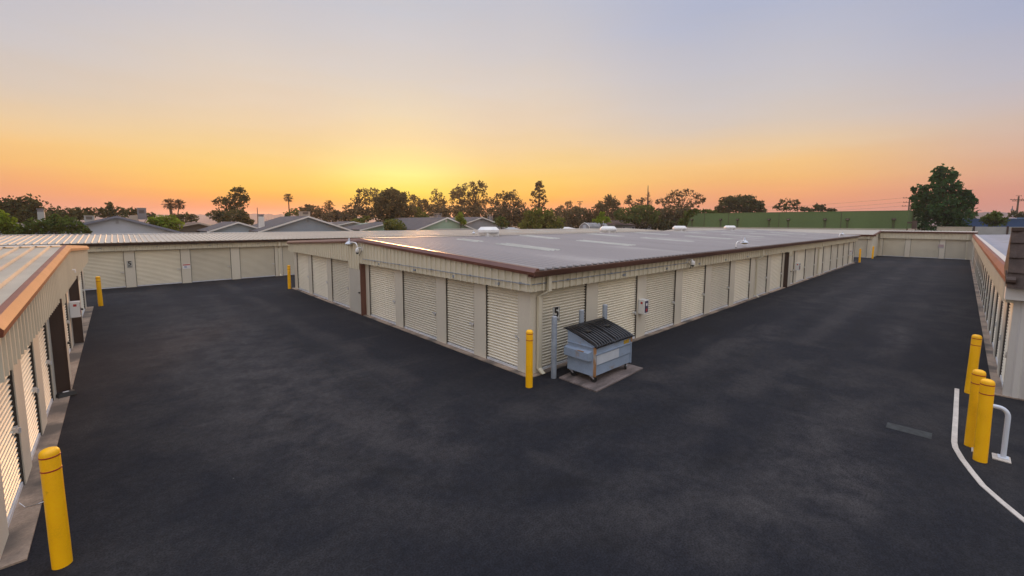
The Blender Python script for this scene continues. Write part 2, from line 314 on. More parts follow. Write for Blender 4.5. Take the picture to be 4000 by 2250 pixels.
# ------------------------------------------------------------------ mesh helpers
class MB:
    """Collects boxes, sweeps and lathes; build() links them as ONE mesh object."""
    def __init__(self, mx=None):
        self.v, self.f, self.mx = [], [], mx
    def add(self, pts, faces):
        n = len(self.v)
        for p in pts:
            p = Vector(p); self.v.append(self.mx @ p if self.mx else p)
        self.f += [tuple(i+n for i in fc) for fc in faces]
        return self
    def box(self, a, b):
        (x0, y0, z0), (x1, y1, z1) = a, b
        return self.add([(x0,y0,z0),(x1,y0,z0),(x1,y1,z0),(x0,y1,z0),(x0,y0,z1),(x1,y0,z1),(x1,y1,z1),(x0,y1,z1)],
                        [(3,2,1,0),(4,5,6,7),(0,1,5,4),(1,2,6,5),(2,3,7,6),(3,0,4,7)])
    def quad(self, *p):
        return self.add(p, [tuple(range(len(p)))])
    def prism(self, poly, off):
        off = Vector(off); n = len(poly)
        pts = [Vector(p) for p in poly] + [Vector(p)+off for p in poly]
        fs = [tuple(range(n))[::-1], tuple(range(n, 2*n))] + [(i, (i+1) % n, n+(i+1) % n, n+i) for i in range(n)]
        return self.add(pts, fs)
    def tube(self, pts, r, seg=8, cap=True):
        pts = [Vector(p) for p in pts]; rs = r if isinstance(r, (list, tuple)) else [r]*len(pts)
        vs, fs = [], []; ref = None
        for i, p in enumerate(pts):
            t = (pts[min(i+1, len(pts)-1)]-pts[max(i-1, 0)]).normalized()
            if ref is None: ref = Vector((0, 0, 1)) if abs(t.z) < 0.9 else Vector((1, 0, 0))
            a = (ref - t*ref.dot(t)).normalized(); b = t.cross(a); ref = a
            for k in range(seg):
                w = 2*PI*k/seg; vs.append(p + (a*math.cos(w)+b*math.sin(w))*rs[i])
        for i in range(len(pts)-1):
            for k in range(seg):
                k2 = (k+1) % seg; fs.append((i*seg+k, i*seg+k2, (i+1)*seg+k2, (i+1)*seg+k))
        if cap: fs += [tuple(range(seg))[::-1], tuple(range((len(pts)-1)*seg, len(pts)*seg))]
        return self.add(vs, fs)
    def lathe(self, prof, c=(0, 0, 0), seg=24):
        c = Vector(c); vs, fs = [], []
        for r, z in prof:
            for k in range(seg):
                w = 2*PI*k/seg; vs.append(c+Vector((r*math.cos(w), r*math.sin(w), z)))
        for i in range(len(prof)-1):
            for k in range(seg):
                k2 = (k+1) % seg; fs.append((i*seg+k, i*seg+k2, (i+1)*seg+k2, (i+1)*seg+k))
        fs += [tuple(range(seg))[::-1], tuple(range((len(prof)-1)*seg, len(prof)*seg))]
        return self.add(vs, fs)
    def sweep(self, prof, stations, closed=False):
        """prof(st) -> list of points for every station; joined in order."""
        rows = [prof(s) for s in stations]; n = len(rows[0]); vs = [p for r in rows for p in r]; fs = []
        for i in range(len(rows)-1):
            for k in range(n if closed else n-1):
                k2 = (k+1) % n; fs.append((i*n+k, i*n+k2, (i+1)*n+k2, (i+1)*n+k))
        if closed: fs += [tuple(range(n))[::-1], tuple(range((len(rows)-1)*n, len(rows)*n))]
        return self.add(vs, fs)
    def build(self, name, material, parent=None, smooth=False, local=False):
        me = bpy.data.meshes.new(name)
        if local: c = Vector((0, 0, 0))
        else:
            lo = Vector([min(p[i] for p in self.v) for i in range(3)]); hi = Vector([max(p[i] for p in self.v) for i in range(3)])
            c = Vector(((lo.x+hi.x)/2, (lo.y+hi.y)/2, lo.z))
        me.from_pydata([tuple(p-c) for p in self.v], [], self.f)
        bm = bmesh.new(); bm.from_mesh(me); bmesh.ops.recalc_face_normals(bm, faces=bm.faces); bm.to_mesh(me); bm.free()
        if smooth:
            me.shade_smooth() if hasattr(me, "shade_smooth") else None
            try: me.set_sharp_from_angle(angle=math.radians(40))
            except Exception: pass
        me.materials.append(material)
        o = bpy.data.objects.new(name, me); COL.objects.link(o)
        if parent is not None:
            o.parent = parent
            o.location = c if local else c - base_of(parent)
        else: o.location = c
        return o
def base_of(o):
    p = Vector(o.location)
    return p + base_of(o.parent) if o.parent else p
def thing(name, label, cat, loc=(0, 0, 0), rotz=0.0, group=None):
    o = bpy.data.objects.new(name, None); COL.objects.link(o); o.empty_display_size = 0.2
    o.location = loc; o.rotation_euler = (0, 0, rotz)
    return tag(o, label, cat, group)
def tag(o, label, cat, group=None):
    o["label"] = label; o["category"] = cat
    if group: o["group"] = group
    return o
def struct(o):
    o["kind"] = "structure"; return o
def dup(root, loc, label, rotz=None, group=None, scale=None):
    def cp(o, par):
        c = o.copy(); COL.objects.link(c)
        if par: c.parent = par
        for ch in list(o.children): cp(ch, c)
        return c
    r = cp(root, None); r.location = loc; r["label"] = label
    if rotz is not None: r.rotation_euler = (0, 0, rotz)
    if group: r["group"] = group
    if scale is not None: r.scale = scale
    return r
def text_mesh(body, size, extrude=0.002, bold=0.0):
    cu = bpy.data.curves.new("lettering", 'FONT'); cu.body = body; cu.size = size; cu.extrude = extrude; cu.offset = bold
    cu.align_x = 'CENTER'; cu.align_y = 'CENTER'
    o = bpy.data.objects.new("lettering", cu); COL.objects.link(o)
    dg = bpy.context.evaluated_depsgraph_get()
    me = bpy.data.meshes.new_from_object(o.evaluated_get(dg))
    bpy.data.objects.remove(o); bpy.data.curves.remove(cu)
    return me

rib_shade(M["roof"], 0.267, 1.42, 0.34); rib_shade(M["skylight"], 0.267, 1.1, 0.95)  # light on the ribs and shade in the pans, painted by stripe

# ------------------------------------------------------------------ ground
def sheet(name, pts, z, m, thick=None):
    b = MB()
    if thick: b.prism([(x, y, z-thick) for x, y in pts], (0, 0, thick))
    else: b.quad(*[(x, y, z) for x, y in pts])
    return struct(b.build(name, m))
sheet("ground", [(-1300, -1300), (1300, -1300), (1300, 1300), (-1300, 1300)], -0.06, M["earth"])
sheet("asphalt_lot", [(-60, -40), (74, -40), (74, 47), (-60, 47)], 0.0, M["asphalt"])

# ------------------------------------------------------------------ storage buildings
PITCH_RIB = 0.267
ZH = 2.12                       # door head
DOOR_CACHE = {}
def door_mesh(w, h):
    key = (round(w, 2), round(h, 2))
    if key in DOOR_CACHE: return DOOR_CACHE[key]
    b = MB(); p = 0.077; n = int((h-0.06)/p); z0 = 0.06; prof = []
    for i in range(n+1):
        for fr, d in ((0.0, -0.022), (0.10, -0.016), (0.42, 0.012), (0.70, 0.020), (0.86, 0.008), (0.94, -0.022)):
            z = z0+(i+fr)*p
            if z <= h: prof.append((d, z))
    b.sweep(lambda s: [(s, -d, z) for d, z in prof], [-w/2, w/2])
    o = b.build("roll_up_door", M["door"], local=True); me = o.data; bpy.data.objects.remove(o)
    b = MB().box((-w/2, -0.03, 0.0), (w/2, 0.01, 0.058))
    o = b.build("bottom_bar", M["bar"], local=True); bar = o.data; bpy.data.objects.remove(o)
    b = MB()
    b.box((-0.012, -0.040, 0.0), (0.012, 0.02, h))
    o = b.build("shaded_guide_track", M["track"], local=True); trk = o.data; bpy.data.objects.remove(o)
    DOOR_CACHE[key] = (me, bar, trk); return DOOR_CACHE[key]
def latch_mesh():
    b = MB().box((-0.10, -0.045, 0.86), (0.05, -0.012, 0.90)).box((-0.12, -0.06, 0.85), (-0.085, -0.012, 0.915))
    b.tube([(0.01, -0.055, 0.875), (0.01, -0.055, 0.80)], 0.022, 8)
    o = b.build("latch", M["chrome"], local=True); me = o.data; bpy.data.objects.remove(o); return me
LATCH = latch_mesh()
def link(name, me, parent, loc, rz=0.0):
    o = bpy.data.objects.new(name, me); COL.objects.link(o); o.parent = parent
    o.location = Vector(loc); o.rotation_euler = (0, 0, rz); return o

class Facade:
    """A wall in local (u along the wall as one faces it, d outward, z)."""
    def __init__(self, root, o, rot):
        self.root, self.o, self.rot = root, Vector(o), rot
        self.mx = Matrix.Translation(self.o) @ Matrix.Rotation(rot, 4, 'Z') @ Matrix.Diagonal((1, -1, 1, 1))
    def P(self, u, d, z): return self.mx @ Vector((u, d, z))
    def MB(self): return MB(self.mx)
    def door(self, u0, u1, latch=True, h=2.10):
        me, bar, trk = door_mesh(u1-u0-0.02, h)
        d = link("roll_up_door", me, self.root, self.P((u0+u1)/2, -0.055, 0.02)-base_of(self.root), self.rot)
        link("bottom_bar", bar, d, (0, 0, 0)); [link("shaded_guide_track", trk, d, (s*(u1-u0-0.02)/2, 0, 0)) for s in (-1, 1)]
        if latch: link("latch", LATCH, d, ((u1-u0)/2-0.09, 0, 0))
        return d
    def wall(self, length, openings, zt=2.5, zh=ZH, deep=0.45, start=0.0):
        """pillars between the openings plus a lintel"""
        b = self.MB(); u = start
        for k, a, c in sorted([q for q in openings if q[0] != "B"], key=lambda q: q[1]) + [("E", length, length)]:
            if a-u > 0.01: b.box((u, -deep, 0), (a, 0, zh))
            u = c
        b.box((start, -deep, zh), (length, -0.002, zt))
        return b
    def entry(self, u0, u1, h=1.86):
        b = self.MB().box((u0+0.03, -0.07, 0.02), (u1-0.03, -0.03, h-0.03)); o = b.build("entry_door", M["entry"], self.root)
        k = self.MB().tube([(u1-0.12, -0.03, 0.92), (u1-0.12, 0.03, 0.92)], 0.03, 10).box((u1-0.2, 0.02, 0.905), (u1-0.1, 0.04, 0.935))
        k.build("handle", M["black"], o)
        f = self.MB().box((u0, -0.09, 0), (u0+0.03, 0.004, h)).box((u1-0.03, -0.09, 0), (u1, 0.004, h)).box((u0+0.03, -0.09, h-0.03), (u1-0.03, 0.004, h))
        f.build("door_frame", M["entry"], o)
        return o
    def entry_box(self, u0, u1, near, d=0.14, h=1.86):
        """a shallow boxed-out doorway: cream door on its front, brown side panel"""
        self.MB().box((u0+0.004, -0.02, 0), (u1-0.004, d, ZH-0.004)).build("door_surround", M["entry"], self.root)
        o = self.MB().box((u0+0.09, d+0.002, 0.03), (u1-0.07, d+0.022, h)).build("entry_door", M["entry"], self.root)
        k = u0+0.20 if near == 'r' else u1-0.18
        if self is FL: k = u1-0.20
        self.MB().tube([(k, d+0.02, 0.92), (k, d+0.07, 0.92)], 0.03, 10).box((k-0.09, d+0.05, 0.90), (k+0.02, d+0.075, 0.935)).build("handle", M["black"], o)
        e = u0 if near == 'l' else u1
        b = self.MB().box((e-0.012, 0.0, 0.0), (e+0.012, d+0.055, ZH))
        b.box((e-0.03, d+0.0565, 0.0), (e+0.03, d+0.075, ZH))
        return b.build("brown_side_panel", M["brown"] if self is FL else M["dkbrown"], self.root)
    def recess(self, u0, u1, depth=1.3, zh=ZH):
        b = self.MB()
        b.box((u0, -depth-0.05, 0), (u1, -depth, zh)).box((u0, -depth, 0), (u0+0.04, -0.003, zh)).box((u1-0.04, -depth, 0), (u1, -0.003, zh)).box((u0+0.04, -depth, zh-0.04), (u1-0.04, -0.003, zh-0.002))
        return b.build("passage_lining", M["dkbrown"], self.root)
    def header(self, u0, u1, top, zb=2.14, drops=(), d0=0.15, m="band", ends=True):
        """vertically ribbed panel band; top(u) gives its upper edge"""
        us = set([u0, u1]); k = math.ceil(u0/PITCH_RIB)
        while k*PITCH_RIB < u1:
            c = k*PITCH_RIB
            for q in (-0.038, -0.023, 0.023, 0.038):
                if u0 < c+q < u1: us.add(round(c+q, 4))
            k += 1
        cuts = set()
        for a, c, _ in drops: cuts |= {a, c}
        us = sorted(us | cuts)
        def dd(u):
            q = abs(u-round(u/PITCH_RIB)*PITCH_RIB); return d0 + (0.042 if q <= 0.0231 else 0.0)
        b = self.MB()
        def low(um):
            for a, c, z in drops:
                if a <= um <= c: return z
            return zb
        for a, c in zip(us[:-1], us[1:]):
            z = low((a+c)/2)
            b.quad((a, dd(a), z), (c, dd(c), z), (c, dd(c), top(c)), (a, dd(a), top(a)))
            b.quad((a, 0.0, z), (c, 0.0, z), (c, dd(c), z), (a, dd(a), z))
        if ends:
            for u in (u0, u1): b.quad((u, 0, zb), (u, d0, zb), (u, d0, top(u)), (u, 0, top(u)))
        for a, c, z in drops:
            for u in (a, c): b.quad((u, 0, z), (u, d0, z), (u, d0, zb), (u, 0, zb))
        return b.build("header_panel", M[m], self.root)
    def rake(self, us, zr, m="brown"):
        """sloping gable trim along the roof edge: two-plane profile with a lip over the roof"""
        pr = [(0.13, -0.13), (0.235, -0.13), (0.245, -0.055), (0.175, 0.038), (0.11, 0.040), (0.075, 0.010), (0.075, -0.13)]
        b = self.MB().sweep(lambda u: [(u, d, zr(u)+z) for d, z in pr], us, closed=True)
        return b.build("rake_trim", M[m], self.root)
    def eave(self, u0, u1, zr, m="gutter"):
        """open gutter with a rolled front lip"""
        pr = [(0.14, -0.02), (0.14, -0.15), (0.33, -0.155), (0.365, -0.09), (0.395, -0.015), (0.395, 0.0), (0.365, 0.0), (0.35, -0.015), (0.325, -0.135), (0.16, -0.13), (0.16, -0.02)]
        b = self.MB().sweep(lambda u: [(u, d, zr+z) for d, z in pr], [u0, u1], closed=True)
        return b.build("gutter", M[m], self.root)
    def downspout(self, u, zt, kick=True, zb=2.14, m="band"):
        w = 0.055
        def seg(b, p, q):
            (u0, d0, z0), (u1, d1, z1) = p, q
            b.sweep(lambda s: [(s[0]-w, s[1]-0.035, s[2]), (s[0]+w, s[1]-0.035, s[2]), (s[0]+w, s[1]+0.035, s[2]), (s[0]-w, s[1]+0.035, s[2])], [p, q], closed=True)
        b = self.MB()
        pts = [(u, 0.235, zt), (u, 0.235, zb-0.02), (u-0.16, 0.06, zb-0.15), (u-0.16, 0.06, 0.16), (u-0.16, 0.20, 0.05)] if kick else [(u, 0.235, zt), (u, 0.235, zb), (u, 0.06, zb-0.14), (u, 0.06, 0.14), (u, 0.2, 0.05)]
        for p, q in zip(pts[:-1], pts[1:]): seg(b, p, q)
        return b.build("downspout", M[m], self.root)

def roof_sheet(x0, x1, prof, m, root, swap=False, h=0.031, lift=0.0, name="roof", under=0.05):
    """ribbed metal sheet: ribs spaced along x (or y if swap), running down the slope prof [(y, z)...]"""
    xs = set([x0, x1]); k = math.ceil(x0/PITCH_RIB)
    while k*PITCH_RIB < x1:
        c = k*PITCH_RIB
        for q in (-0.040, -0.017, 0.017, 0.040):
            if x0 < c+q < x1: xs.add(round(c+q, 4))
        k += 1
    xs = sorted(xs)
    def up(x): return h if abs(x-round(x/PITCH_RIB)*PITCH_RIB) <= 0.018 else 0.0
    vs = []; fs = []; n = len(xs)
    for y, z in prof:
        for x in xs:
            p = (x, y, z+up(x)+lift); vs.append((p[1], p[0], p[2]) if swap else p)
    for j in range(len(prof)-1):
        for i in range(n-1): fs.append((j*n+i, j*n+i+1, (j+1)*n+i+1, (j+1)*n+i))
    # dark underside closure at the first and last row
    for j in (0, len(prof)-1):
        y, z = prof[j]; base = len(vs)
        for x in xs:
            p = (x, y, z-under+lift); vs.append((p[1], p[0], p[2]) if swap else p)
        for i in range(n-1): fs.append((j*n+i, j*n+i+1, base+i+1, base+i))
    b = MB(); b.v = [Vector(v) for v in vs]; b.f = fs
    return b.build(name, m, root)

def slab_core(root, x0, y0, x1, y1, zt, name="core_wall"):
    return MB().box((x0, y0, 0.0), (x1, y1, zt)).build(name, M["wall"], root)

# ---- central building ------------------------------------------------------
X0, Y0 = 7.30, 7.125
XE, YF = 52.55, 26.05            # far end, far side
EAVE, RIDGE, YR = 2.69, 3.12, 16.6
def zgable(y): return EAVE + (RIDGE-EAVE)*(1-abs(y-YR)/(YR-6.75))
central = thing("storage_building", "long central self-storage block with brown trim and a galvanised ribbed roof carrying skylight strips", "storage building", (X0, Y0, 0))
slab_core(central, X0+1.45, Y0+1.45, XE-0.3, YF-0.3, 2.5)
MB().box((X0+0.45, YF-0.3, 0), (XE, YF, 2.5)).box((XE-0.3, Y0+0.45, 0), (XE, YF-0.3, 2.5)).build("wall", M["wall"], central)
# short gable side facing -x: u runs towards the near corner
FL = Facade(central, (X0, YF, 0), -PI/2)
def uy(y): return YF-y
ops = [("D", 7.46, 8.85), ("D", 9.38, 10.79), ("D", 11.33, 13.5), ("D", 14.05, 16.24), ("B", 16.55, 17.85), ("D", 18.30, 20.34), ("D", 20.88, 23.12), ("D", 23.62, 25.57)]
ops = [(k, uy(b_), uy(a_)) for k, a_, b_ in ops]
LW = YF-Y0
b = FL.wall(LW-0.003, ops)
b.build("wall", M["wall"], central)
for k, a_, b_ in ops:
    if k == "D": FL.door(a_, b_)
    if k == "B": FL.entry_box(a_, b_, 'r')
topL = lambda u: zgable(YF-u)-0.1
FL.header(uy(26.35), uy(Y0-0.15), topL, drops=[(uy(17.85), uy(16.72), 1.87)])
FL.rake([uy(26.45), uy(YR), uy(6.76)], lambda u: zgable(YF-u))
c = FL.MB().tube([(uy(16.36), 0.19, 2.34), (uy(6.97), 0.19, 2.33)], 0.013, 6)
for y in (7.3, 9.3, 11.3, 13.3, 15.3): c.box((uy(y)-0.03, 0.17, 2.315), (uy(y)+0.03, 0.208, 2.36))
c.build("conduit", M["galv"], central)
for y in (8.15, 10.1, 12.35, 14.9):
    FL.MB().box((uy(y)-0.06, 0.15, 2.20), (uy(y)+0.06, 0.19, 2.265)).build("number_plate", M["galv"], central)
# long side facing -y: u runs along +x
FR = Facade(central, (X0, Y0, 0), 0.0)
doors = [(7.68, 9.57), (10.11, 12.30), (12.85, 15.01), (15.54, 17.67), (18.22, 20.38), (20.95, 23.07), (23.69, 25.80), (26.33, 28.55), (30.0, 31.18), (31.77, 33.90), (34.30, 36.60), (37.46, 39.28), (39.80, 42.07), (42.55, 44.69), (45.15, 47.28), (47.75, 49.82), (50.30, 52.15)]
ops = [("D", a_-X0, b_-X0) for a_, b_ in doors] + [("B", 28.93-X0, 29.86-X0)]
b = FR.wall(XE-X0, ops, start=0.004)
b.build("wall", M["wall"], central)
for k, a_, b_ in ops:
    if k == "D": FR.door(a_, b_)
    if k == "B": FR.entry_box(a_, b_, 'l')
FR.header(-0.15, XE-X0+0.15, lambda u: EAVE-0.06, drops=[(28.97-X0, 29.86-X0, 1.87)])
FR.eave(-0.24, XE-X0+0.3, EAVE-0.02)
c = FR.MB().tube([(-0.13, 0.19, 2.33), (8.1, 0.19, 2.34)], 0.013, 6)
for u in (1.2, 3.2, 5.2, 7.2): c.box((u-0.03, 0.17, 2.315), (u+0.03, 0.208, 2.36))
c.build("conduit", M["galv"], central)
for x in (11.2, 13.95, 16.6, 19.3, 22.0, 24.7, 27.4):
    FR.MB().box((x-X0-0.06, 0.15, 2.20), (x-X0+0.06, 0.19, 2.265)).build("number_plate", M["galv"], central)
for u in (0.42, 23.95-X0, 37.5-X0): FR.downspout(u, 2.56)
# roof, skylight strips and end trims
RP = [(6.80, EAVE), (YR, RIDGE), (26.4, EAVE)]
roof = roof_sheet(X0-0.1, XE+0.35, RP, M["roof"], central)
def zc(y): return zgable(y)
for i, x in enumerate((10.95, 16.05, 21.9, 27.5, 33.6, 39.7, 45.3, 51.4)):
    x = round(x/PITCH_RIB)*PITCH_RIB-0.06
    a0, a1 = (9.75, 12.6)
    roof_sheet(x, x+0.72, [(a0, zc(a0)), (a1, zc(a1))], M["skylight"], roof, lift=0.012, name="skylight_panel", under=0.006)
    if i: roof_sheet(x-0.4, x+0.32, [(13.8, zc(13.8)), (16.2, zc(16.2))], M["skylight"], roof, lift=0.012, name="skylight_panel", under=0.006)
roof_sheet(10.72, 11.4, [(13.7, zc(13.7)), (15.2, zc(15.2))], M["skylight"], roof, lift=0.012, name="skylight_panel", under=0.006)
MB().sweep(lambda x: [(x, YR-0.16, zc(YR-0.16)+0.045), (x, YR, RIDGE+0.055), (x, YR+0.16, zc(YR+0.16)+0.045)], [X0-0.08, XE+0.3]).build("ridge_cap", M["ridge"], roof)
FE = Facade(central, (XE, Y0, 0), PI/2)
FE.rake([6.76-Y0, YR-Y0, 26.45-Y0], lambda u: zgable(u+Y0))
FE.header(-0.15, 19.2, lambda u: zgable(u+Y0)-0.1)

# ---- left building: gable side faces +x -----------------------------------------
XL = -1.19
YLN, YLF = 7.05, 26.3
left = thing("storage_building", "low self-storage block with orange-tinted roof trim and brown-sided doorways beside the nearest bollard", "storage building", (XL, YLN, 0))
slab_core(left, -30, YLN+1.45, XL-1.45, YLF-0.3, 2.5)
GL = Facade(left, (XL, YLN, 0), PI/2)
lo = [("D", 7.63, 8.99), ("D", 9.60, 10.92), ("D", 11.58, 12.90), ("B", 13.33, 14.55), ("D", 15.1, 17.75), ("B", 18.62, 19.85), ("D", 20.5, 22.5), ("D", 23.1, 25.6)]
ops = [(k, a_-YLN, b_-YLN) for k, a_, b_ in lo]
b = GL.wall(YLF-YLN, ops)
b.build("wall", M["wall"], left)
for k, a_, b_ in ops:
    if k == "D": GL.door(a_, b_)
    if k == "B": GL.entry_box(a_, b_, 'l')
GL.header(-0.1, YLF-YLN+0.2, lambda u: zgable(u+YLN)-0.1, zb=2.05, drops=[(13.40-YLN, 14.55-YLN, 1.87), (18.70-YLN, 19.85-YLN, 1.87)])
GL.rake([6.9-YLN, YR-YLN, 26.6-YLN], lambda u: zgable(u+YLN), m="sunlit_trim")
GL.MB().tube([(17.3-YLN, 0.16, 2.42), (17.3-YLN, 0.24, 2.42), (17.3-YLN, 0.24, 2.34)], 0.025, 8).build("pipe_vent", M["white"], left)
GN = Facade(left, (-30, YLN, 0), 0.0)
w = 28.81
nd = [(w-0.45-1.9-2.55*i, w-0.45-2.55*i) for i in range(5)]
GN.wall(w-0.46, [("D", a_, b_) for a_, b_ in nd]).build("wall", M["wall"], left)
for a_, b_ in nd: GN.door(a_, b_)
GN.header(0, w+0.1, lambda u: EAVE-0.06, zb=2.05)
GN.eave(0, w+0.2, EAVE-0.02, m="dkbrown")
lroof = roof_sheet(-31, XL+0.1, [(6.80, EAVE), (YR, RIDGE), (26.4, EAVE)], M["roof_left"], left, h=0.05)
MB().sweep(lambda x: [(x, YR-0.16, zc(YR-0.16)+0.045), (x, YR, RIDGE+0.055), (x, YR+0.16, zc(YR+0.16)+0.045)], [-31, XL+0.05]).build("ridge_cap", M["ridge"], lroof)
MB().box((-30, YLF-0.3, 0), (XL-0.45, YLF, 2.5)).build("wall", M["wall"], left)

# ---- rear row ------------------------------------------------------------------
YB = 32.8
rear = thing("storage_building", "long rear self-storage row with cream ribbed roof, closing the far side of the lot", "storage building", (-6, YB, 0))
XB0, XB1 = -14.0, 62.7
BR = Facade(rear, (XB0, YB, 0), 0.0)
rd = [(-4.6, -2.5), (-2.03, 0.20), (0.65, 2.77), (3.23, 5.37), (5.86, 7.97), (8.44, 10.60), (11.05, 13.2)]
BR.wall(XB1-XB0, [("D", a_-XB0, b_-XB0) for a_, b_ in rd], zt=2.5).build("wall", M["wall"], rear)
for a_, b_ in rd: BR.door(a_-XB0, b_-XB0)
BR.header(0, XB1-XB0+0.1, lambda u: EAVE-0.14)
BR.eave(-0.1, XB1-XB0+0.3, EAVE-0.09, m="dkbrown")
BR.downspout(8.23-XB0, 2.5, kick=False)
for x in (-0.75, 1.7, 4.25, 6.95, 9.6):
    BR.MB().box((x-XB0-0.07, 0.15, 2.30), (x-XB0+0.07, 0.18, 2.335)).build("number_plate", M["galv"], rear)
slab_core(rear, XB0, YB+0.46, XB1, 44.6, 2.45)
YRR, ZRR = 38.9, 2.93
rroof = roof_sheet(XB0-0.2, XB1+0.3, [(32.46, EAVE-0.07), (YRR, ZRR), (45.0, EAVE-0.07)], M["roof_rear"], rear, h=0.042)
MB().sweep(lambda x: [(x, YRR-0.15, ZRR+0.04), (x, YRR, ZRR+0.06), (x, YRR+0.15, ZRR+0.04)], [XB0-0.2, XB1+0.3]).build("ridge_cap", M["ridge"], rroof)
def zrr(y): return ZRR-(ZRR-EAVE+0.07)*(YRR-y)/(YRR-32.46)
for x in (33.5, 38.5, 43.5, 48.5, 53.5):
    x = round(x/PITCH_RIB)*PITCH_RIB-0.06
    roof_sheet(x, x+0.72, [(34.6, zrr(34.6)), (37.0, zrr(37.0))], M["skylight"], rroof, lift=0.012, name="skylight_panel", under=0.006)
ER = Facade(rear, (XB1, YB, 0), PI/2)
ER.rake([-0.36, YRR-YB, 12.2], lambda u: zrr(min(u+YB, 2*YRR-u-YB)))

# ---- block across the far end of the right-hand lane ------------------------------
end = thing("storage_building", "beige self-storage block with a blank wall across the far end of the lane", "storage building", (61.7, 3, 0))
XA, XW = 61.7, 66.6
AY0, AY1, EY0 = 6.85, 31.5, -0.9
def zend(x): return 2.62 + (x-61.4)*0.069
FA = Facade(end, (XA, AY1, 0), -PI/2)
FA.wall(AY1-AY0-0.31, [("D", AY1-8.35, AY1-7.25+0.0)] + [("D", 1.0+2.7*i, 3.1+2.7*i) for i in range(8)], zt=2.45).build("wall", M["wall"], end)
FA.door(AY1-8.35, AY1-7.25)
for i in range(8): FA.door(1.0+2.7*i, 3.1+2.7*i)
FA.header(0, AY1-AY0+0.1, lambda u: 2.5)
FA.eave(-0.2, AY1-AY0+0.3, 2.60, m="brown")
FA.downspout(AY1-7.15, 2.5, kick=False)
FS = Facade(end, (XA, AY0, 0), 0.0)
FS.MB().add([(0, 0, 0), (XW-XA, 0, 0), (XW-XA, 0, zend(XW)-0.1), (0, 0, 2.5), (0, -0.3, 0), (XW-XA, -0.3, 0), (XW-XA, -0.3, zend(XW)-0.1), (0, -0.3, 2.5)], [(0,1,2,3), (7,6,5,4), (0,3,7,4), (1,5,6,2), (3,2,6,7)]).build("wall", M["wall"], end)
FS.rake([-0.35, XW-XA+0.1], lambda u: zend(XA+u))
FW = Facade(end, (XW, AY0, 0), -PI/2)
we = [(0.45, 2.40), (2.85, 5.20), (5.65, 7.25)]
FW.wall(AY0-EY0, [("D", a_, b_) for a_, b_ in we], zt=2.8).build("wall", M["wall"], end)
for a_, b_ in we: FW.door(a_, b_, latch=False)
FW.header(0.1, AY0-EY0, lambda u: zend(XW)-0.08)
FW.eave(0, AY0-EY0+0.2, zend(XW)-0.02, m="brown")
FW.downspout(AY0+0.42, 2.9, kick=False); FW.downspout(0.22, 2.9, kick=False)
slab_core(end, XA+0.46, AY0+0.31, 73.0, AY1, 2.45); slab_core(end, XW+0.46, EY0, 73.0, AY0-0.02, 2.6)
eroof = roof_sheet(AY0-0.1, AY1+0.2, [(61.33, zend(61.33)), (67.2, zend(67.2)), (69.3, zend(67.2)+0.02), (73.2, 2.8)], M["roof_rear"], end, swap=True)
roof_sheet(EY0-0.2, AY0-0.12, [(66.28, zend(66.28)), (67.2, zend(67.2)), (69.3, zend(67.2)+0.02), (73.2, 2.8)], M["roof_rear"], end, swap=True)

# ---- right building: long side faces +y ----------------------------------------------
YW = -0.87
XR0, XR1 = 14.15, 66.4
right = thing("storage_building", "self-storage block with a slate grey roof and brown tiled end over a ribbed wall", "storage building", (XR0, YW, 0))
GR = Facade(right, (XR1, YW, 0), PI)
def ux(x): return XR1-x
dr = []
x = 14.32
for i in range(21):
    dr.append((x, x+1.52)); x += 1.52 + (0.92 if i % 4 == 3 else 0.62)
    if x > 64: break
ops = [("D", ux(b_), ux(a_)) for a_, b_ in dr]
GR.wall(XR1-XR0, ops, zt=2.5).build("wall", M["wall"], right)
for k, a_, b_ in ops: GR.door(a_, b_, latch=True)
GR.header(0, XR1-XR0+0.02, lambda u: 2.53, d0=0.12, zb=2.10)
pr = [(0.10, 2.52), (0.145, 2.52), (0.15, 2.63), (0.07, 2.735), (0.0, 2.745), (-0.01, 2.70), (0.10, 2.60)]
GR.MB().sweep(lambda u: [(u, d, z) for d, z in pr], [-0.1, XR1-XR0+0.05], closed=True).build("rake_trim", M["sunlit_trim"], right)
GR.MB().sweep(lambda u: [(u, d, z) for d, z in [(-0.012, 2.70), (-0.012, 2.742), (-0.17, 2.742), (-0.19, 2.70)]], [-0.1, XR1-XR0+0.02], closed=True).build("roof_edge_cap", M["ridge"], right)
slab_core(right, XR0+0.3, -13.0, XR1, YW-0.46, 2.55)
b = MB(); b.v = [Vector(p) for p in ((XR0+0.4, -1.06, 2.70), (XR1+0.2, -1.06, 2.70), (XR1+0.2, -7.0, 2.90), (XR0+0.4, -7.0, 2.90), (XR1+0.2, -13, 2.7), (XR0+0.4, -13, 2.7), (XR0+0.4, -1.06, 2.56), (XR1+0.2, -1.06, 2.56))]
b.f = [(0, 1, 2, 3), (3, 2, 4, 5), (0, 6, 7, 1)]
fr = b.build("roof", M["roof_flat"], right)
for x in (19, 24, 29, 34, 39, 44, 49, 54, 59, 63):
    for y0_, y1_ in ((-1.7, -3.3), (-4.3, -6.2)):
        z = lambda y: 2.70+(-1.06-y)*0.2/5.94
        MB().add([(x, y0_, z(y0_)+0.012), (x+0.7, y0_, z(y0_)+0.012), (x+0.7, y1_, z(y1_)+0.012), (x, y1_, z(y1_)+0.012)], [(0, 1, 2, 3)]).build("skylight_panel", M["skylight"], fr)
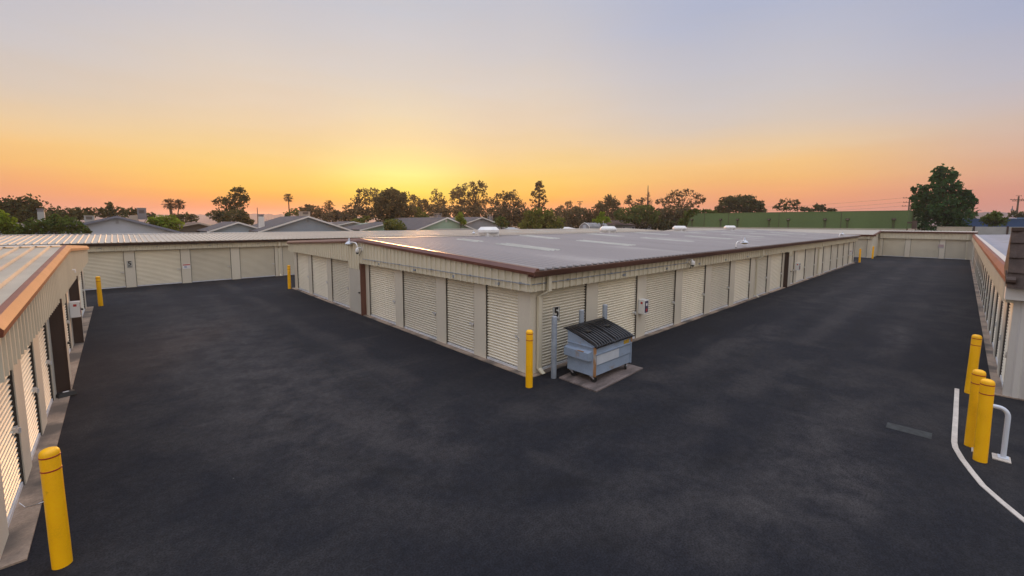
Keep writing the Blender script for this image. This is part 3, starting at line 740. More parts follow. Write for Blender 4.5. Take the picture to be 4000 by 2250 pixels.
# near end wall (faces the camera, -x) with shallow ribs, tiled mansard above
NE = Facade(right, (XR0, YW, 0), -PI/2)
us = [0.0]; k = 0.0
while k < 5:
    us += [k+0.10, k+0.13, k+0.20, k+0.23]; k += 0.267
us = sorted(u for u in us if u <= 5.2)
def dn(u):
    q = (u % 0.267); return 0.025 if 0.125 < q < 0.205 else 0.0
NE.MB().sweep(lambda u: [(u, dn(u), 0.0), (u, dn(u), 2.30)], us).build("end_wall", M["endwall"], right)
NE.MB().box((0.56, 0.0, 0.86), (0.66, 0.07, 1.02)).build("lock_box", M["black"], right)
NE.MB().box((-0.14, -0.12, 2.18), (5.2, 0.16, 2.44)).build("fascia_board", M["endwall"], right)
def mans(u, t):  # t 0..1 up the slope
    return (u, 0.24-0.55*t, 2.45+1.27*t)
b = NE.MB(); rows = 4; vs = []; cols = [i*0.03125-0.14 for i in range(171)]
for r in range(rows):
    for t, lift in ((r/rows, 0.045), ((r+1)/rows, 0.012)):
        vs.append([(lambda p: (p[0], p[1]+lift+0.022*math.sin(2*PI*u/0.25), p[2]))(mans(u, t)) for u in cols])
n = len(cols); flat = [p for row in vs for p in row]; fs = []
for j in range(len(vs)-1):
    for i in range(n-1): fs.append((j*n+i, j*n+i+1, (j+1)*n+i+1, (j+1)*n+i))
b.add(flat, fs); mroot = b.build("tiled_mansard", M["tile"], right)
NE.MB().prism([(-0.135, 0.23, 2.45), (-0.135, -0.31, 3.70), (-0.135, -1.25, 2.80), (-0.135, -0.3, 2.45)], (0.06, 0, 0)).build("mansard_end", M["dkbrown"], mroot)
NE.MB().box((-0.14, -0.36, 3.66), (5.2, -0.24, 3.735)).build("mansard_cap", M["dkbrown"], mroot)
b = NE.MB()
for i in range(5): b.tube([(-0.16, 0.20-0.09*i, 2.60+0.03*i), (-0.02, 0.20-0.09*i, 2.60+0.03*i)], 0.075, 10)
b.build("end_tile", M["dkbrown"], mroot)

# ---- concrete aprons, pad, markings --------------------------------------------------
def apron(pts): sheet("concrete_apron", pts, 0.022, M["concrete"], 0.07)
apron([(7.14, 6.98), (52.7, 6.98), (52.7, 7.4), (7.6, 7.4), (7.6, 26.2), (7.14, 26.2)])
apron([(-0.975, 6.93), (-0.975, 26.3), (-1.5, 26.3), (-1.5, 7.35), (-14, 7.35), (-14, 6.90)])
apron([(14.1, -0.735), (66.4, -0.735), (66.4, -1.2), (14.1, -1.2)])
sheet("concrete_pad", [(7.66, 5.38), (9.84, 5.46), (9.84, 6.70), (7.70, 6.52)], 0.028, M["pad"], 0.07)
sheet("asphalt_patch", [(10.29, 0.72), (10.60, 0.72), (10.62, 0.11), (10.31, 0.11)], 0.006, mat("patched_asphalt", (0.030, 0.033, 0.034), 0.85, vary=0.35, vscale=9))
ln = [(13.98, -0.175), (12.0, -0.172), (10.9, -0.168), (10.45, -0.168), (10.2, -0.185), (9.8, -0.26), (9.4, -0.36), (9.0, -0.47), (8.65, -0.63), (8.3, -0.81), (7.9, -1.05), (7.4, -1.45)]
b = MB(); L_, R_ = [], []
for i, p in enumerate(ln):
    p = Vector((*p, 0)); t = (Vector((*ln[min(i+1, len(ln)-1)], 0))-Vector((*ln[max(i-1, 0)], 0))).normalized(); nrm = Vector((-t.y, t.x, 0))
    L_.append(p+nrm*0.037); R_.append(p-nrm*0.037)
b.add([q+Vector((0, 0, h)) for q in L_+R_ for h in (0.0,)], [])
b = MB().sweep(lambda i: [L_[i]+Vector((0, 0, -0.03)), L_[i]+Vector((0, 0, 0.012)), R_[i]+Vector((0, 0, 0.012)), R_[i]+Vector((0, 0, -0.03))], range(len(ln)), closed=True)
struct(b.build("painted_line", M["paint"]))

TREES = [
 ('oak_tree', 'dark broad oak rising behind the capped chimney at the far left', 'tree', 'dark', 1.0, [[-8.34, 74.53, 5.23, 1.33, 1.23], [-7.36, 74.64, 5.55, 1.21, 1.13], [-9.13, 74.44, 4.63, 1.11, 1.31], [-7.83, 74.59, 4.36, 1.64, 1.19], [-6.78, 74.69, 5.36, 0.64, 0.6], [-6.63, 74.71, 4.68, 0.7, 0.76]]),
 ('leafy_shrub', 'bright yellow-green shrub cut off by the left edge of the photo', 'shrub', 'bright', 1.2, [[-5.78, 46.64, 3.51, 0.64, 0.77], [-5.94, 46.62, 3.78, 0.46, 0.58], [-5.52, 46.68, 3.14, 0.38, 0.46]]),
 ('leafy_shrub', 'wide dark green shrub right of the bright yellow-green one, below the capped chimney', 'shrub', 'mid', 1.2, [[-4.63, 45.77, 3.24, 0.48, 0.48], [-4.14, 45.81, 3.32, 0.49, 0.59], [-4.94, 45.73, 3.06, 0.3, 0.33]]),
 ('leafy_shrub', 'dark green shrub with a pale pointed top, left of the twin pointed one', 'shrub', 'mid', 1.2, [[-3.38, 46.38, 3.5, 0.54, 0.76], [-3.28, 46.38, 3.98, 0.19, 0.33]]),
 ('leafy_shrub', 'dark green shrub with a pale pointed top, touching the white sided gable', 'shrub', 'mid', 1.2, [[-2.7, 45.92, 3.41, 0.53, 0.65], [-2.67, 45.92, 3.89, 0.21, 0.31], [-2.05, 45.95, 3.21, 0.43, 0.51], [-1.7, 45.97, 3.02, 0.17, 0.28]]),
 ('leafy_tree', 'dark rounded tree between the capped chimney and the roof cooler', 'tree', 'dark', 1.0, [[-5.09, 79.84, 4.77, 1.17, 0.93], [-5.46, 79.81, 4.28, 0.89, 0.79], [-4.29, 79.88, 4.69, 0.69, 0.74]]),
 ('leafy_tree', 'small dark tree with a flat top, left of its rounder neighbour behind the roof cooler', 'tree', 'dark', 1.0, [[-3.82, 84.91, 5.11, 0.5, 0.79], [-3.96, 84.91, 4.5, 0.65, 0.72]]),
 ('leafy_tree', 'small dark round tree directly above the white roof cooler', 'tree', 'dark', 1.0, [[-2.94, 87.95, 5.03, 0.58, 0.75], [-2.79, 87.96, 4.55, 0.74, 0.68]]),
 ('leafy_tree', 'tree with a single tuft standing up above the white sided gable', 'tree', 'dark', 0.9, [[-0.57, 90.0, 6.24, 0.42, 0.55], [-0.86, 90.0, 5.25, 0.96, 0.79], [-1.58, 89.99, 4.97, 0.83, 0.7], [0.43, 90.0, 5.12, 1.16, 0.8]]),
 ('leafy_tree', 'low dark tree behind the grey roof air conditioner', 'tree', 'dark', 0.9, [[1.81, 91.98, 5.26, 1.22, 0.7], [2.56, 91.96, 4.94, 0.77, 0.58], [4.29, 91.9, 4.8, 0.7, 0.55]]),
 ('leafy_shrub', 'bright green shrub leaning over the right slope of the white sided gable', 'shrub', 'bright', 1.2, [[3.17, 55.91, 3.9, 0.79, 0.47], [4.08, 55.85, 3.83, 0.78, 0.58], [4.57, 55.81, 3.38, 0.46, 0.48], [3.55, 55.89, 3.43, 0.91, 0.52], [2.77, 55.93, 3.82, 0.49, 0.47]]),
 ('leafy_tree', 'low dark tree spreading right of the twin palms', 'tree', 'dark', 0.9, [[8.66, 104.64, 4.69, 0.85, 0.6], [10.25, 104.5, 5.01, 1.03, 0.65], [11.22, 104.4, 4.52, 0.81, 0.61], [9.6, 104.56, 4.11, 1.77, 0.7]]),
 ('leafy_tree', 'tall open tree standing alone left of the single palm, above the blue-grey roofs', 'tree', 'dark', 0.75, [[15.44, 83.59, 8.59, 1.07, 0.95], [14.34, 83.78, 7.7, 1.2, 0.94], [15.73, 83.53, 7.11, 1.08, 1.04], [13.1, 83.98, 7.36, 0.9, 0.59], [13.41, 83.94, 6.62, 1.39, 0.76], [14.61, 83.74, 6.01, 1.42, 0.94], [12.23, 84.12, 7.0, 0.55, 0.42], [16.31, 83.42, 7.98, 0.65, 0.61], [15.3, 83.61, 9.22, 0.71, 0.52]]),
 ('leafy_tree', 'dense dark tree below the tall open one, behind the blue-grey roof', 'tree', 'dark', 1.1, [[13.69, 78.82, 4.68, 1.95, 1.21], [12.2, 79.06, 4.54, 1.31, 1.04], [14.68, 78.64, 4.49, 1.03, 1.02], [11.08, 79.23, 4.84, 0.8, 0.63], [15.67, 78.45, 3.76, 0.56, 0.49]]),
 ('leafy_tree', 'low green tree at the foot of the single palm trunk', 'tree', 'mid', 0.9, [[32.95, 115.39, 6.34, 1.37, 0.84], [31.55, 115.78, 5.68, 0.9, 0.64], [34.32, 114.99, 5.91, 1.27, 0.78]]),
 ('leafy_tree', 'broad brownish tree between the single palm and the fan palm', 'tree', 'brown', 0.9, [[33.54, 104.76, 6.65, 1.83, 1.2], [32.49, 105.09, 6.04, 1.6, 1.08], [34.82, 104.34, 6.2, 1.42, 1.33], [33.05, 104.92, 7.36, 0.75, 0.48], [35.56, 104.09, 5.0, 1.92, 1.52]]),
 ('leafy_tree', 'brownish tree below the fan palm', 'tree', 'brown', 0.9, [[36.46, 101.66, 4.87, 1.86, 1.56], [38.03, 101.08, 5.37, 1.44, 1.21], [39.33, 100.59, 4.9, 1.68, 1.58], [37.8, 101.17, 6.08, 1.1, 0.48]]),
 ('leafy_tree', 'tall lacy tree glowing in the sunset, left of the dense round oak', 'tree', 'brown', 0.5, [[43.92, 103.03, 9.69, 1.18, 1.14], [45.88, 102.17, 11.0, 1.55, 1.27], [47.81, 101.28, 11.05, 1.32, 1.28], [44.83, 102.64, 8.77, 2.02, 1.02], [46.94, 101.69, 9.44, 1.8, 1.41], [43.06, 103.39, 8.1, 1.29, 0.76], [47.28, 101.53, 11.98, 0.84, 0.51], [44.36, 102.84, 11.58, 0.59, 0.51], [48.5, 100.95, 10.11, 0.85, 1.29], [41.41, 104.06, 7.57, 0.81, 0.57]]),
 ('leafy_tree', 'dark bushy tree under the lacy sunset tree', 'tree', 'brown', 1.1, [[40.57, 96.84, 6.07, 1.99, 1.31], [42.38, 96.07, 6.39, 1.57, 1.08], [43.4, 95.61, 5.8, 1.7, 1.56], [39.51, 97.28, 4.88, 1.65, 1.3]]),
 ('leafy_shrub', 'pale olive bush above the dark grey hip roof', 'shrub', 'olive', 1.0, [[29.49, 68.96, 3.94, 1.28, 0.55], [30.43, 68.55, 4.37, 0.89, 0.51], [28.56, 69.35, 3.64, 0.63, 0.38]]),
 ('oak_tree', 'dense round green-brown oak right beside the lacy sunset tree', 'tree', 'warm', 1.3, [[34.39, 66.65, 7.21, 2.57, 2.09], [32.88, 67.41, 6.11, 1.48, 1.82], [35.86, 65.87, 6.15, 1.85, 1.75], [34.61, 66.54, 8.94, 0.91, 0.61], [33.67, 67.02, 8.27, 1.02, 0.78], [36.19, 65.69, 8.2, 0.59, 0.61], [35.46, 66.09, 4.84, 2.52, 1.23], [33.22, 67.24, 4.61, 1.45, 0.95]]),
 ('leafy_shrub', 'olive bush with drooping branches in front of the dense round oak', 'shrub', 'olive', 1.1, [[27.74, 53.2, 3.41, 1.14, 0.84], [28.64, 52.73, 3.13, 0.61, 0.56], [27.14, 53.51, 2.96, 0.6, 0.49], [26.86, 53.65, 3.76, 0.47, 0.35]]),
 ('leafy_shrub', 'green pointed bush sloping off the right side of the dense round oak', 'shrub', 'olive', 1.1, [[38.51, 65.52, 5.63, 0.69, 0.9], [39.14, 65.15, 5.02, 0.96, 0.63], [39.7, 64.81, 4.75, 0.61, 0.32]]),
 ('leafy_tree', 'dark brown tree with arched tops, right behind the dense round oak', 'tree', 'brown', 0.8, [[52.58, 90.88, 9.57, 1.07, 0.86], [53.87, 90.13, 8.67, 1.08, 0.74], [54.91, 89.5, 9.0, 0.6, 0.5], [53.33, 90.45, 7.44, 2.03, 1.73], [55.15, 89.35, 8.08, 0.72, 0.87], [55.9, 88.88, 6.24, 3.03, 2.12]]),
 ('leafy_tree', 'slim lacy tree between the round oak and the tall twin-topped oak', 'tree', 'brown', 0.5, [[59.6, 92.45, 11.4, 0.88, 0.91], [60.5, 91.86, 10.58, 1.27, 0.91], [59.42, 92.57, 9.59, 1.27, 0.91], [61.03, 91.52, 9.3, 1.4, 0.92], [60.21, 92.06, 7.99, 2.04, 1.05], [61.56, 91.16, 8.65, 0.9, 0.92]]),
 ('oak_tree', 'tall oak with twin rounded tops, highest of the trees near the sunset', 'tree', 'brown', 0.72, [[65.2, 88.6, 12.4, 1.54, 1.44], [64.24, 89.29, 11.29, 1.54, 1.44], [69.19, 85.52, 13.11, 1.55, 1.32], [67.39, 86.94, 13.47, 1.16, 0.92], [69.69, 85.1, 11.55, 0.78, 1.45], [65.02, 88.73, 10.0, 2.58, 1.71], [67.38, 86.95, 10.68, 1.68, 1.58], [68.66, 85.94, 8.4, 2.09, 1.19], [63.44, 89.86, 10.63, 0.9, 1.18], [66.06, 87.95, 8.38, 3.51, 1.32], [68.05, 86.42, 11.99, 1.42, 0.92], [70.2, 84.69, 9.4, 1.31, 1.06]]),
 ('leafy_tree', 'dark lower tree at the foot of the twin-topped oak', 'tree', 'brown', 1.1, [[59.44, 85.34, 6.25, 3.05, 1.62], [62.45, 83.16, 6.27, 3.2, 1.75], [64.91, 81.26, 6.17, 2.73, 1.63], [57.41, 86.72, 5.92, 1.94, 1.49]]),
 ('oak_tree', 'wide lacy oak right of the twin-topped oak', 'tree', 'brown', 0.7, [[71.51, 76.88, 10.61, 2.12, 1.14], [70.11, 78.16, 9.79, 1.62, 1.26], [68.45, 79.62, 8.84, 1.37, 1.14], [72.44, 76.01, 9.18, 1.75, 1.39], [70.59, 77.73, 7.91, 2.51, 1.14], [73.35, 75.13, 8.24, 1.25, 0.89], [69.17, 79.0, 10.22, 1.0, 0.63]]),
 ('leafy_tree', 'dark lower tree under the wide lacy oak', 'tree', 'brown', 1.1, [[63.89, 74.31, 5.58, 2.47, 1.78], [66.32, 72.15, 5.88, 2.59, 1.89], [68.26, 70.32, 5.6, 1.88, 2.13], [65.22, 73.14, 4.11, 3.54, 1.54]]),
 ('leafy_shrub', 'small bright green bush between the green gable and the grey gable', 'shrub', 'bright', 1.2, [[36.51, 50.11, 4.34, 0.59, 0.52], [36.54, 50.09, 4.9, 0.33, 0.45], [36.86, 49.85, 3.98, 0.52, 0.45]]),
 ('leafy_shrub', 'dark green bush behind the right slope of the grey gable', 'shrub', 'mid', 1.2, [[42.45, 47.9, 4.12, 0.85, 0.62], [42.74, 47.64, 3.62, 0.85, 0.62]]),
 ('leafy_shrub', 'big bright olive bush standing alone against the rear roof', 'shrub', 'olive', 1.25, [[45.28, 42.35, 4.57, 2.15, 1.27], [44.51, 43.16, 3.75, 1.64, 1.2], [46.29, 41.24, 3.83, 1.63, 1.2], [45.42, 42.21, 3.46, 2.68, 0.97], [44.11, 43.57, 5.13, 0.67, 0.45], [43.59, 44.09, 3.26, 0.75, 0.68], [47.03, 40.4, 3.28, 0.81, 0.6]]),
 ('leafy_tree', 'low dark tree between the pine and the utility pole', 'tree', 'brown', 1.0, [[91.92, 77.14, 6.38, 2.41, 1.01], [90.29, 79.05, 6.74, 1.85, 0.87], [93.72, 74.94, 6.74, 2.4, 1.0]]),
 ('leafy_tree', 'small lacy tree with one rounded top left of the utility pole', 'tree', 'brown', 0.6, [[96.77, 79.13, 9.09, 1.17, 1.05], [95.25, 80.94, 8.35, 1.03, 0.75], [96.92, 78.94, 7.98, 2.2, 0.75], [98.07, 77.5, 8.19, 1.17, 0.6], [94.77, 81.5, 7.75, 0.74, 0.53]]),
 ('leafy_tree', 'wide dark tree below the utility pole', 'tree', 'warm', 1.1, [[79.21, 61.04, 5.06, 2.69, 2.03], [77.0, 63.81, 4.46, 2.13, 1.92], [80.44, 59.41, 5.36, 1.51, 1.66], [78.65, 61.76, 6.55, 1.99, 0.84], [80.97, 58.68, 4.18, 1.39, 1.54]]),
 ('leafy_tree', 'round-topped green tree right of the utility pole', 'tree', 'warm', 0.95, [[82.83, 56.02, 9.04, 1.47, 1.17], [83.54, 54.96, 8.27, 1.24, 0.94], [82.26, 56.86, 8.0, 1.48, 0.94], [81.61, 57.8, 7.71, 1.03, 0.59], [82.78, 56.11, 6.24, 2.74, 1.88], [81.63, 57.76, 5.95, 1.27, 1.42], [83.88, 54.45, 6.53, 1.24, 1.17]]),
 ('leafy_shrub', 'bright green cone-shaped bush behind the gambrel shed', 'shrub', 'bright', 1.2, [[54.06, 37.86, 4.64, 0.68, 0.55], [54.14, 37.75, 5.1, 0.34, 0.39], [54.0, 37.95, 4.17, 1.22, 0.35], [54.54, 37.17, 4.33, 0.53, 0.47]]),
 ('leafy_tree', 'thin lacy tree left of the bare dead conifer', 'tree', 'brown', 0.55, [[100.7, 61.51, 10.4, 0.78, 0.96], [100.37, 62.05, 9.39, 0.79, 0.82], [101.0, 61.02, 8.7, 0.91, 1.1], [101.89, 59.52, 9.36, 0.9, 0.82], [102.37, 58.68, 9.89, 0.64, 0.68], [102.07, 59.21, 8.35, 1.42, 0.68]]),
 ('leafy_tree', 'dark green tree standing behind the brown-roofed mobile home', 'tree', 'mid', 1.05, [[80.56, 50.34, 5.56, 2.24, 1.44], [81.93, 48.08, 6.1, 1.78, 1.54], [82.71, 46.73, 6.37, 1.87, 1.42], [81.41, 48.96, 4.73, 3.17, 1.11], [83.36, 45.57, 5.55, 1.54, 1.64]]),
 ('oak_tree', 'wide open oak dome with sky showing through, right of the dead conifer', 'tree', 'brown', 0.6, [[100.92, 48.57, 11.14, 1.5, 0.88], [101.9, 46.48, 11.28, 1.36, 0.75], [100.15, 50.13, 10.37, 1.29, 0.88], [102.73, 44.62, 10.43, 1.12, 0.87], [101.32, 47.73, 9.57, 2.88, 1.0], [99.5, 51.42, 9.33, 1.42, 0.76], [103.08, 43.79, 9.19, 1.12, 0.86], [100.32, 49.8, 8.36, 2.11, 1.01], [102.07, 46.1, 8.31, 2.28, 0.87], [103.41, 43.03, 9.48, 0.33, 0.49], [98.94, 52.48, 9.03, 0.48, 0.51]]),
 ('leafy_tree', 'dark bushy tree under the wide open oak dome', 'tree', 'warm', 1.1, [[89.13, 45.34, 5.63, 2.33, 1.93], [90.3, 42.96, 5.34, 2.39, 2.25], [88.41, 46.73, 4.5, 1.72, 1.72], [89.75, 44.09, 3.94, 3.16, 1.59], [91.07, 41.32, 5.61, 1.54, 1.68]]),
 ('leafy_shrub', 'green bush against the left end of the green wall', 'shrub', 'mid', 1.2, [[63.82, 28.76, 5.26, 0.72, 0.55], [63.68, 29.06, 4.37, 0.36, 0.94], [63.46, 29.54, 3.82, 0.51, 0.71], [64.17, 27.96, 5.64, 0.49, 0.39]]),
 ('leafy_tree', 'low green tree peeping over the green wall, left of the large dense oak', 'tree', 'mid', 1.0, [[92.56, 37.85, 6.36, 0.89, 0.49], [92.93, 36.92, 6.14, 1.18, 0.44], [92.08, 39.01, 6.26, 1.0, 0.44]]),
 ('oak_tree', 'large dense oak with a smooth dome behind the green wall', 'tree', 'dark', 1.25, [[106.27, 35.37, 8.13, 3.31, 2.02], [105.41, 37.85, 7.88, 2.33, 1.92], [107.06, 32.89, 7.51, 1.82, 1.88], [105.91, 36.42, 9.33, 2.08, 1.07], [106.57, 34.45, 9.4, 1.84, 0.94], [105.11, 38.66, 9.09, 1.38, 0.96], [104.77, 39.59, 7.13, 1.19, 1.09], [107.44, 31.64, 6.62, 1.0, 0.93]]),
 ('oak_tree', 'oak with two dark lobes behind the green wall', 'tree', 'dark', 0.75, [[126.06, 31.74, 9.3, 1.43, 1.05], [126.58, 29.61, 9.12, 0.86, 1.04], [125.62, 33.48, 8.36, 1.01, 0.67], [125.98, 32.1, 7.87, 2.21, 0.79], [126.63, 29.43, 7.83, 0.86, 0.78]]),
 ('leafy_tree', 'low dark tree right of the two-lobed oak', 'tree', 'dark', 1.0, [[131.93, 28.64, 7.55, 1.42, 0.6], [132.21, 27.29, 7.39, 1.08, 0.47]]),
 ('leafy_tree', 'low dark flat-topped tree below the thin pole behind the green wall', 'tree', 'dark', 1.0, [[129.53, 25.43, 7.94, 1.14, 0.78], [129.68, 24.64, 7.6, 0.82, 0.77], [129.96, 23.1, 7.26, 0.91, 0.38], [130.1, 22.34, 7.12, 0.6, 0.32]]),
 ('maple_tree', 'tall full green maple towering over the right end of the green wall', 'tree', 'deep', 1.25, [[83.96, 2.57, 11.07, 0.69, 0.85], [83.94, 3.15, 10.41, 0.7, 0.93], [83.98, 1.66, 10.47, 0.67, 0.98], [83.97, 2.19, 9.3, 1.37, 1.2], [83.94, 3.1, 7.94, 1.26, 1.29], [83.99, 1.02, 8.36, 0.81, 1.05], [83.88, 4.56, 8.54, 0.67, 0.87], [83.9, 4.18, 6.9, 1.14, 1.38], [83.97, 2.21, 6.14, 2.13, 2.14], [84.0, 0.55, 6.79, 0.81, 1.04], [83.96, 2.59, 4.37, 2.26, 1.79], [84.0, 0.64, 4.71, 1.44, 1.75], [84.0, 0.05, 8.07, 0.33, 0.41], [84.0, -0.34, 7.51, 0.28, 0.41], [84.0, -0.62, 6.92, 0.46, 0.41], [84.0, -0.32, 6.25, 0.51, 0.48], [84.0, 0.31, 7.47, 0.33, 0.42], [83.84, 5.14, 7.48, 0.37, 0.51], [83.86, 4.76, 5.83, 0.68, 0.73], [84.0, 0.04, 3.15, 0.85, 0.7], [83.84, 5.23, 8.68, 0.21, 0.37]]),
 ('leafy_tree', 'round green tree in front of the blue building', 'tree', 'mid', 1.15, [[94.95, -3.08, 4.62, 1.14, 0.91], [94.96, -2.6, 4.35, 0.86, 0.76], [94.93, -3.77, 4.35, 0.64, 0.68], [94.95, -3.15, 5.25, 0.49, 0.38]]),
 ('leafy_tree', 'dark distant tree under the right-hand power pole', 'tree', 'dark', 1.0, [[149.79, -7.86, 6.06, 1.2, 0.7], [149.74, -8.83, 5.65, 0.74, 0.7]]),
 ('leafy_tree', 'distant bluish tree left of the round green tree by the blue building', 'tree', 'mid', 1.0, [[134.99, -1.23, 5.69, 0.74, 0.88], [135.0, -0.7, 5.25, 0.6, 0.67]]),
 ('leafy_tree', 'dark undergrowth-like tree filling in behind the mint green house roof', 'tree', 'warm', 1.1, [[59.29, 102.02, 4.29, 3.37, 1.81], [63.38, 99.54, 4.1, 3.43, 1.82], [65.69, 98.02, 3.62, 2.77, 1.41], [56.34, 103.68, 3.59, 2.66, 1.38]]),
 ('leafy_tree', 'dark low tree filling in between the mint green and grey gables', 'tree', 'brown', 1.1, [[68.52, 93.6, 3.92, 3.44, 1.67], [71.84, 91.07, 4.07, 3.19, 1.68], [74.55, 88.87, 3.81, 2.79, 1.54]]),
 ('leafy_tree', 'dark low tree behind the big bright olive bush', 'tree', 'brown', 1.1, [[77.04, 81.3, 3.96, 2.7, 1.76], [79.93, 78.46, 5.19, 2.69, 2.3], [74.54, 83.59, 3.68, 2.02, 1.49]]),
 ('leafy_tree', 'dark low tree behind the tiny grey shed', 'tree', 'warm', 1.1, [[84.92, 69.92, 3.21, 3.26, 1.45], [87.55, 66.6, 3.36, 2.97, 1.58], [89.46, 64.01, 3.38, 2.3, 1.44]]),
 ('leafy_tree', 'dark bushy tree rising over the middle of the mobile home roof', 'tree', 'warm', 1.1, [[87.91, 55.57, 4.03, 2.7, 1.46], [90.02, 52.08, 4.04, 2.64, 1.45], [91.42, 49.58, 3.93, 1.92, 1.55]]),
 ('leafy_tree', 'dark bushy tree at the right end of the mobile home', 'tree', 'dark', 1.1, [[87.02, 45.07, 3.48, 1.89, 1.45], [88.09, 42.95, 3.11, 2.27, 1.33], [88.96, 41.1, 3.4, 1.73, 1.43]]),
]

# ------------------------------------------------------------------ bollards and posts
def make_bollard(label, loc):
    t = thing("yellow_bollard", label, "bollard", loc, group="yellow bollards guarding the building corners")
    prof = [(0.082, 0.0), (0.083, 0.25), (0.081, 0.8), (0.082, 1.29), (0.078, 1.318), (0.066, 1.338), (0.045, 1.349), (0.02, 1.353)]
    MB().lathe(prof, seg=28).build("sleeve", M["yellow"], t, smooth=True, local=True)
    for z in (1.262, 1.110):
        MB().lathe([(0.0825, z), (0.0845, z+0.002), (0.0845, z+0.014), (0.0825, z+0.016)], seg=28).build("stripe", M["redband"], t, smooth=True, local=True)
    return t
bol = make_bollard("yellow bollard nearest the camera, standing alone on the asphalt beside the concrete apron", (-0.68, 6.58, 0))
for loc, lab, rz in (
    ((-0.745, 26.4, 0), "yellow bollard at the far corner of the block with brown-sided doorways", 1.0),
    ((7.02, 26.15, 0), "yellow bollard at the far gable corner of the central block", 2.0),
    ((6.78, 6.64, 0), "yellow bollard at the near corner of the central block, beside the downspout", 0.6),
    ((9.95, -0.46, 0), "front bollard of the overlapping pair beside the white hoop", 0.3),
    ((10.51, -0.365, 0), "rear bollard of the overlapping pair, half hidden behind its twin", 1.4),
    ((13.85, -0.37, 0), "yellow bollard beyond the overlapping pair, level with the end of the white line", 2.2),
    ((53.7, 6.80, 0), "distant yellow bollard at the far end of the central block", 0.9),
    ((60.85, 6.62, 0), "most distant yellow bollard, in front of the far block's corner and downspout", 1.9)):
    q = dup(bol, loc, lab, rz); q.rotation_euler = (RNG.uniform(-0.012, 0.012), RNG.uniform(-0.012, 0.012), rz)
bol.rotation_euler = (math.radians(-0.6), math.radians(-0.4), 0.0)
def make_post(label, loc):
    t = thing("steel_post", label, "post", loc, group="galvanised posts behind the dumpster")
    MB().lathe([(0.068, 0), (0.068, 1.52), (0.064, 1.53)], seg=24).build("pipe", M["galv"], t, smooth=True, local=True)
    MB().lathe([(0.063, 1.51), (0.063, 1.532), (0.05, 1.545), (0.02, 1.552)], seg=24).build("cap", mat("concrete_fill", (0.36, 0.38, 0.42), 0.8), t, smooth=True, local=True)
    return t
po = make_post("grey steel post standing clear left of the dumpster, in full view", (7.63, 6.63, 0))
dup(po, (8.74, 6.66, 0), "middle grey steel post, showing above the dumpster lid's rear corner", 1.0)
dup(po, (9.81, 6.67, 0), "grey steel post right behind the dumpster, in front of the second door", 2.0)

# ------------------------------------------------------------------ dumpster
D = thing("dumpster", "faded blue steel dumpster with a ribbed black lid on a concrete pad", "dumpster", (8.75, 6.1, 0))
x0, x1, y0, y1, zb = 7.97, 9.53, 5.68, 6.48, 0.20
def side(x): return [(x, y0, zb), (x, y1, zb), (x, y1, 1.17), (x, y0+0.1, 0.97), (x, y0-0.03, 0.88), (x, y0-0.03, 0.72), (x, y0, 0.70)]
b = MB(); pa, pb = side(x0), side(x1); n = len(pa)
b.add(pa+pb, [tuple(range(n))[::-1], tuple(range(n, 2*n))]+[(i, (i+1) % n, n+(i+1) % n, n+i) for i in range(n)])
# stepped front: lower skirt, raised belt
b.box((x0+0.05, y0-0.028, 0.465), (x1-0.004, y0+0.01, 0.70))
b.box((x0+0.05, y0-0.012, 0.21), (x1-0.01, y0+0.01, 0.44))
body = b.build("body", M["dump"], D)
MB().box((x0+0.06, y0-0.032, 0.475), (x0+0.99, y0-0.0285, 0.695)).build("repainted_panel", M["dumppatch"], body)
MB().box((x1-0.36, y0-0.034, 0.755), (x1-0.12, y0-0.0305, 0.85)).build("warning_sticker", M["sticker"], body)
MB().box((x0-0.012, y0-0.04, 0.2), (x0+0.03, y0+0.02, 0.90)).build("corner_post", M["rust"], body)
MB().box((x1-0.03, y0-0.04, 0.2), (x1+0.012, y0+0.02, 0.72)).build("corner_post", M["dump"], body)
MB().box((x1-0.03, y0-0.045, 0.76), (x1+0.02, y0+0.02, 0.90)).build("hinge_bracket", M["rust"], body)
MB().box((x0-0.01, y0-0.05, 0.72), (x1+0.01, y0-0.02, 0.745)).build("front_ledge", M["dump"], body)
for xa, sgn in ((x0, -1), (x1, 1)):
    b = MB(); xo = xa+sgn*0.11
    b.add([(xa, y0+0.06, 0.56), (xa, y1+0.03, 0.56), (xa, y1+0.03, 0.80), (xa, y0+0.06, 0.80), (xo, y0+0.10, 0.575), (xo, y1+0.03, 0.575), (xo, y1+0.03, 0.775), (xo, y0+0.10, 0.755)],
          [(0,1,2,3), (7,6,5,4), (0,4,5,1), (1,5,6,2), (2,6,7,3), (3,7,4,0)])
    b.box((min(xa, xa+sgn*0.03), y0+0.02, 0.885), (max(xa, xa+sgn*0.03), y1, 0.905))
    p = b.build("fork_pocket", M["dump"], D)
    MB().box((min(xo, xo-sgn*0.05), y0+0.24, 0.758), (max(xo, xo-sgn*0.05), y0+0.42, 0.772)).build("slot_edge", M["rust"], p)
    MB().tube([(xa+sgn*0.01, y0-0.02, 0.93), (xa+sgn*0.01, y1, 1.18)], 0.012, 6).build("lid_rail", M["dump"], body)
def lid_z(t):  # t 0 front .. 1 back
    return 0.925+0.30*t+0.028*math.sin(PI*min(1, t*1.02))
def lid_y(t): return 5.60+0.96*t
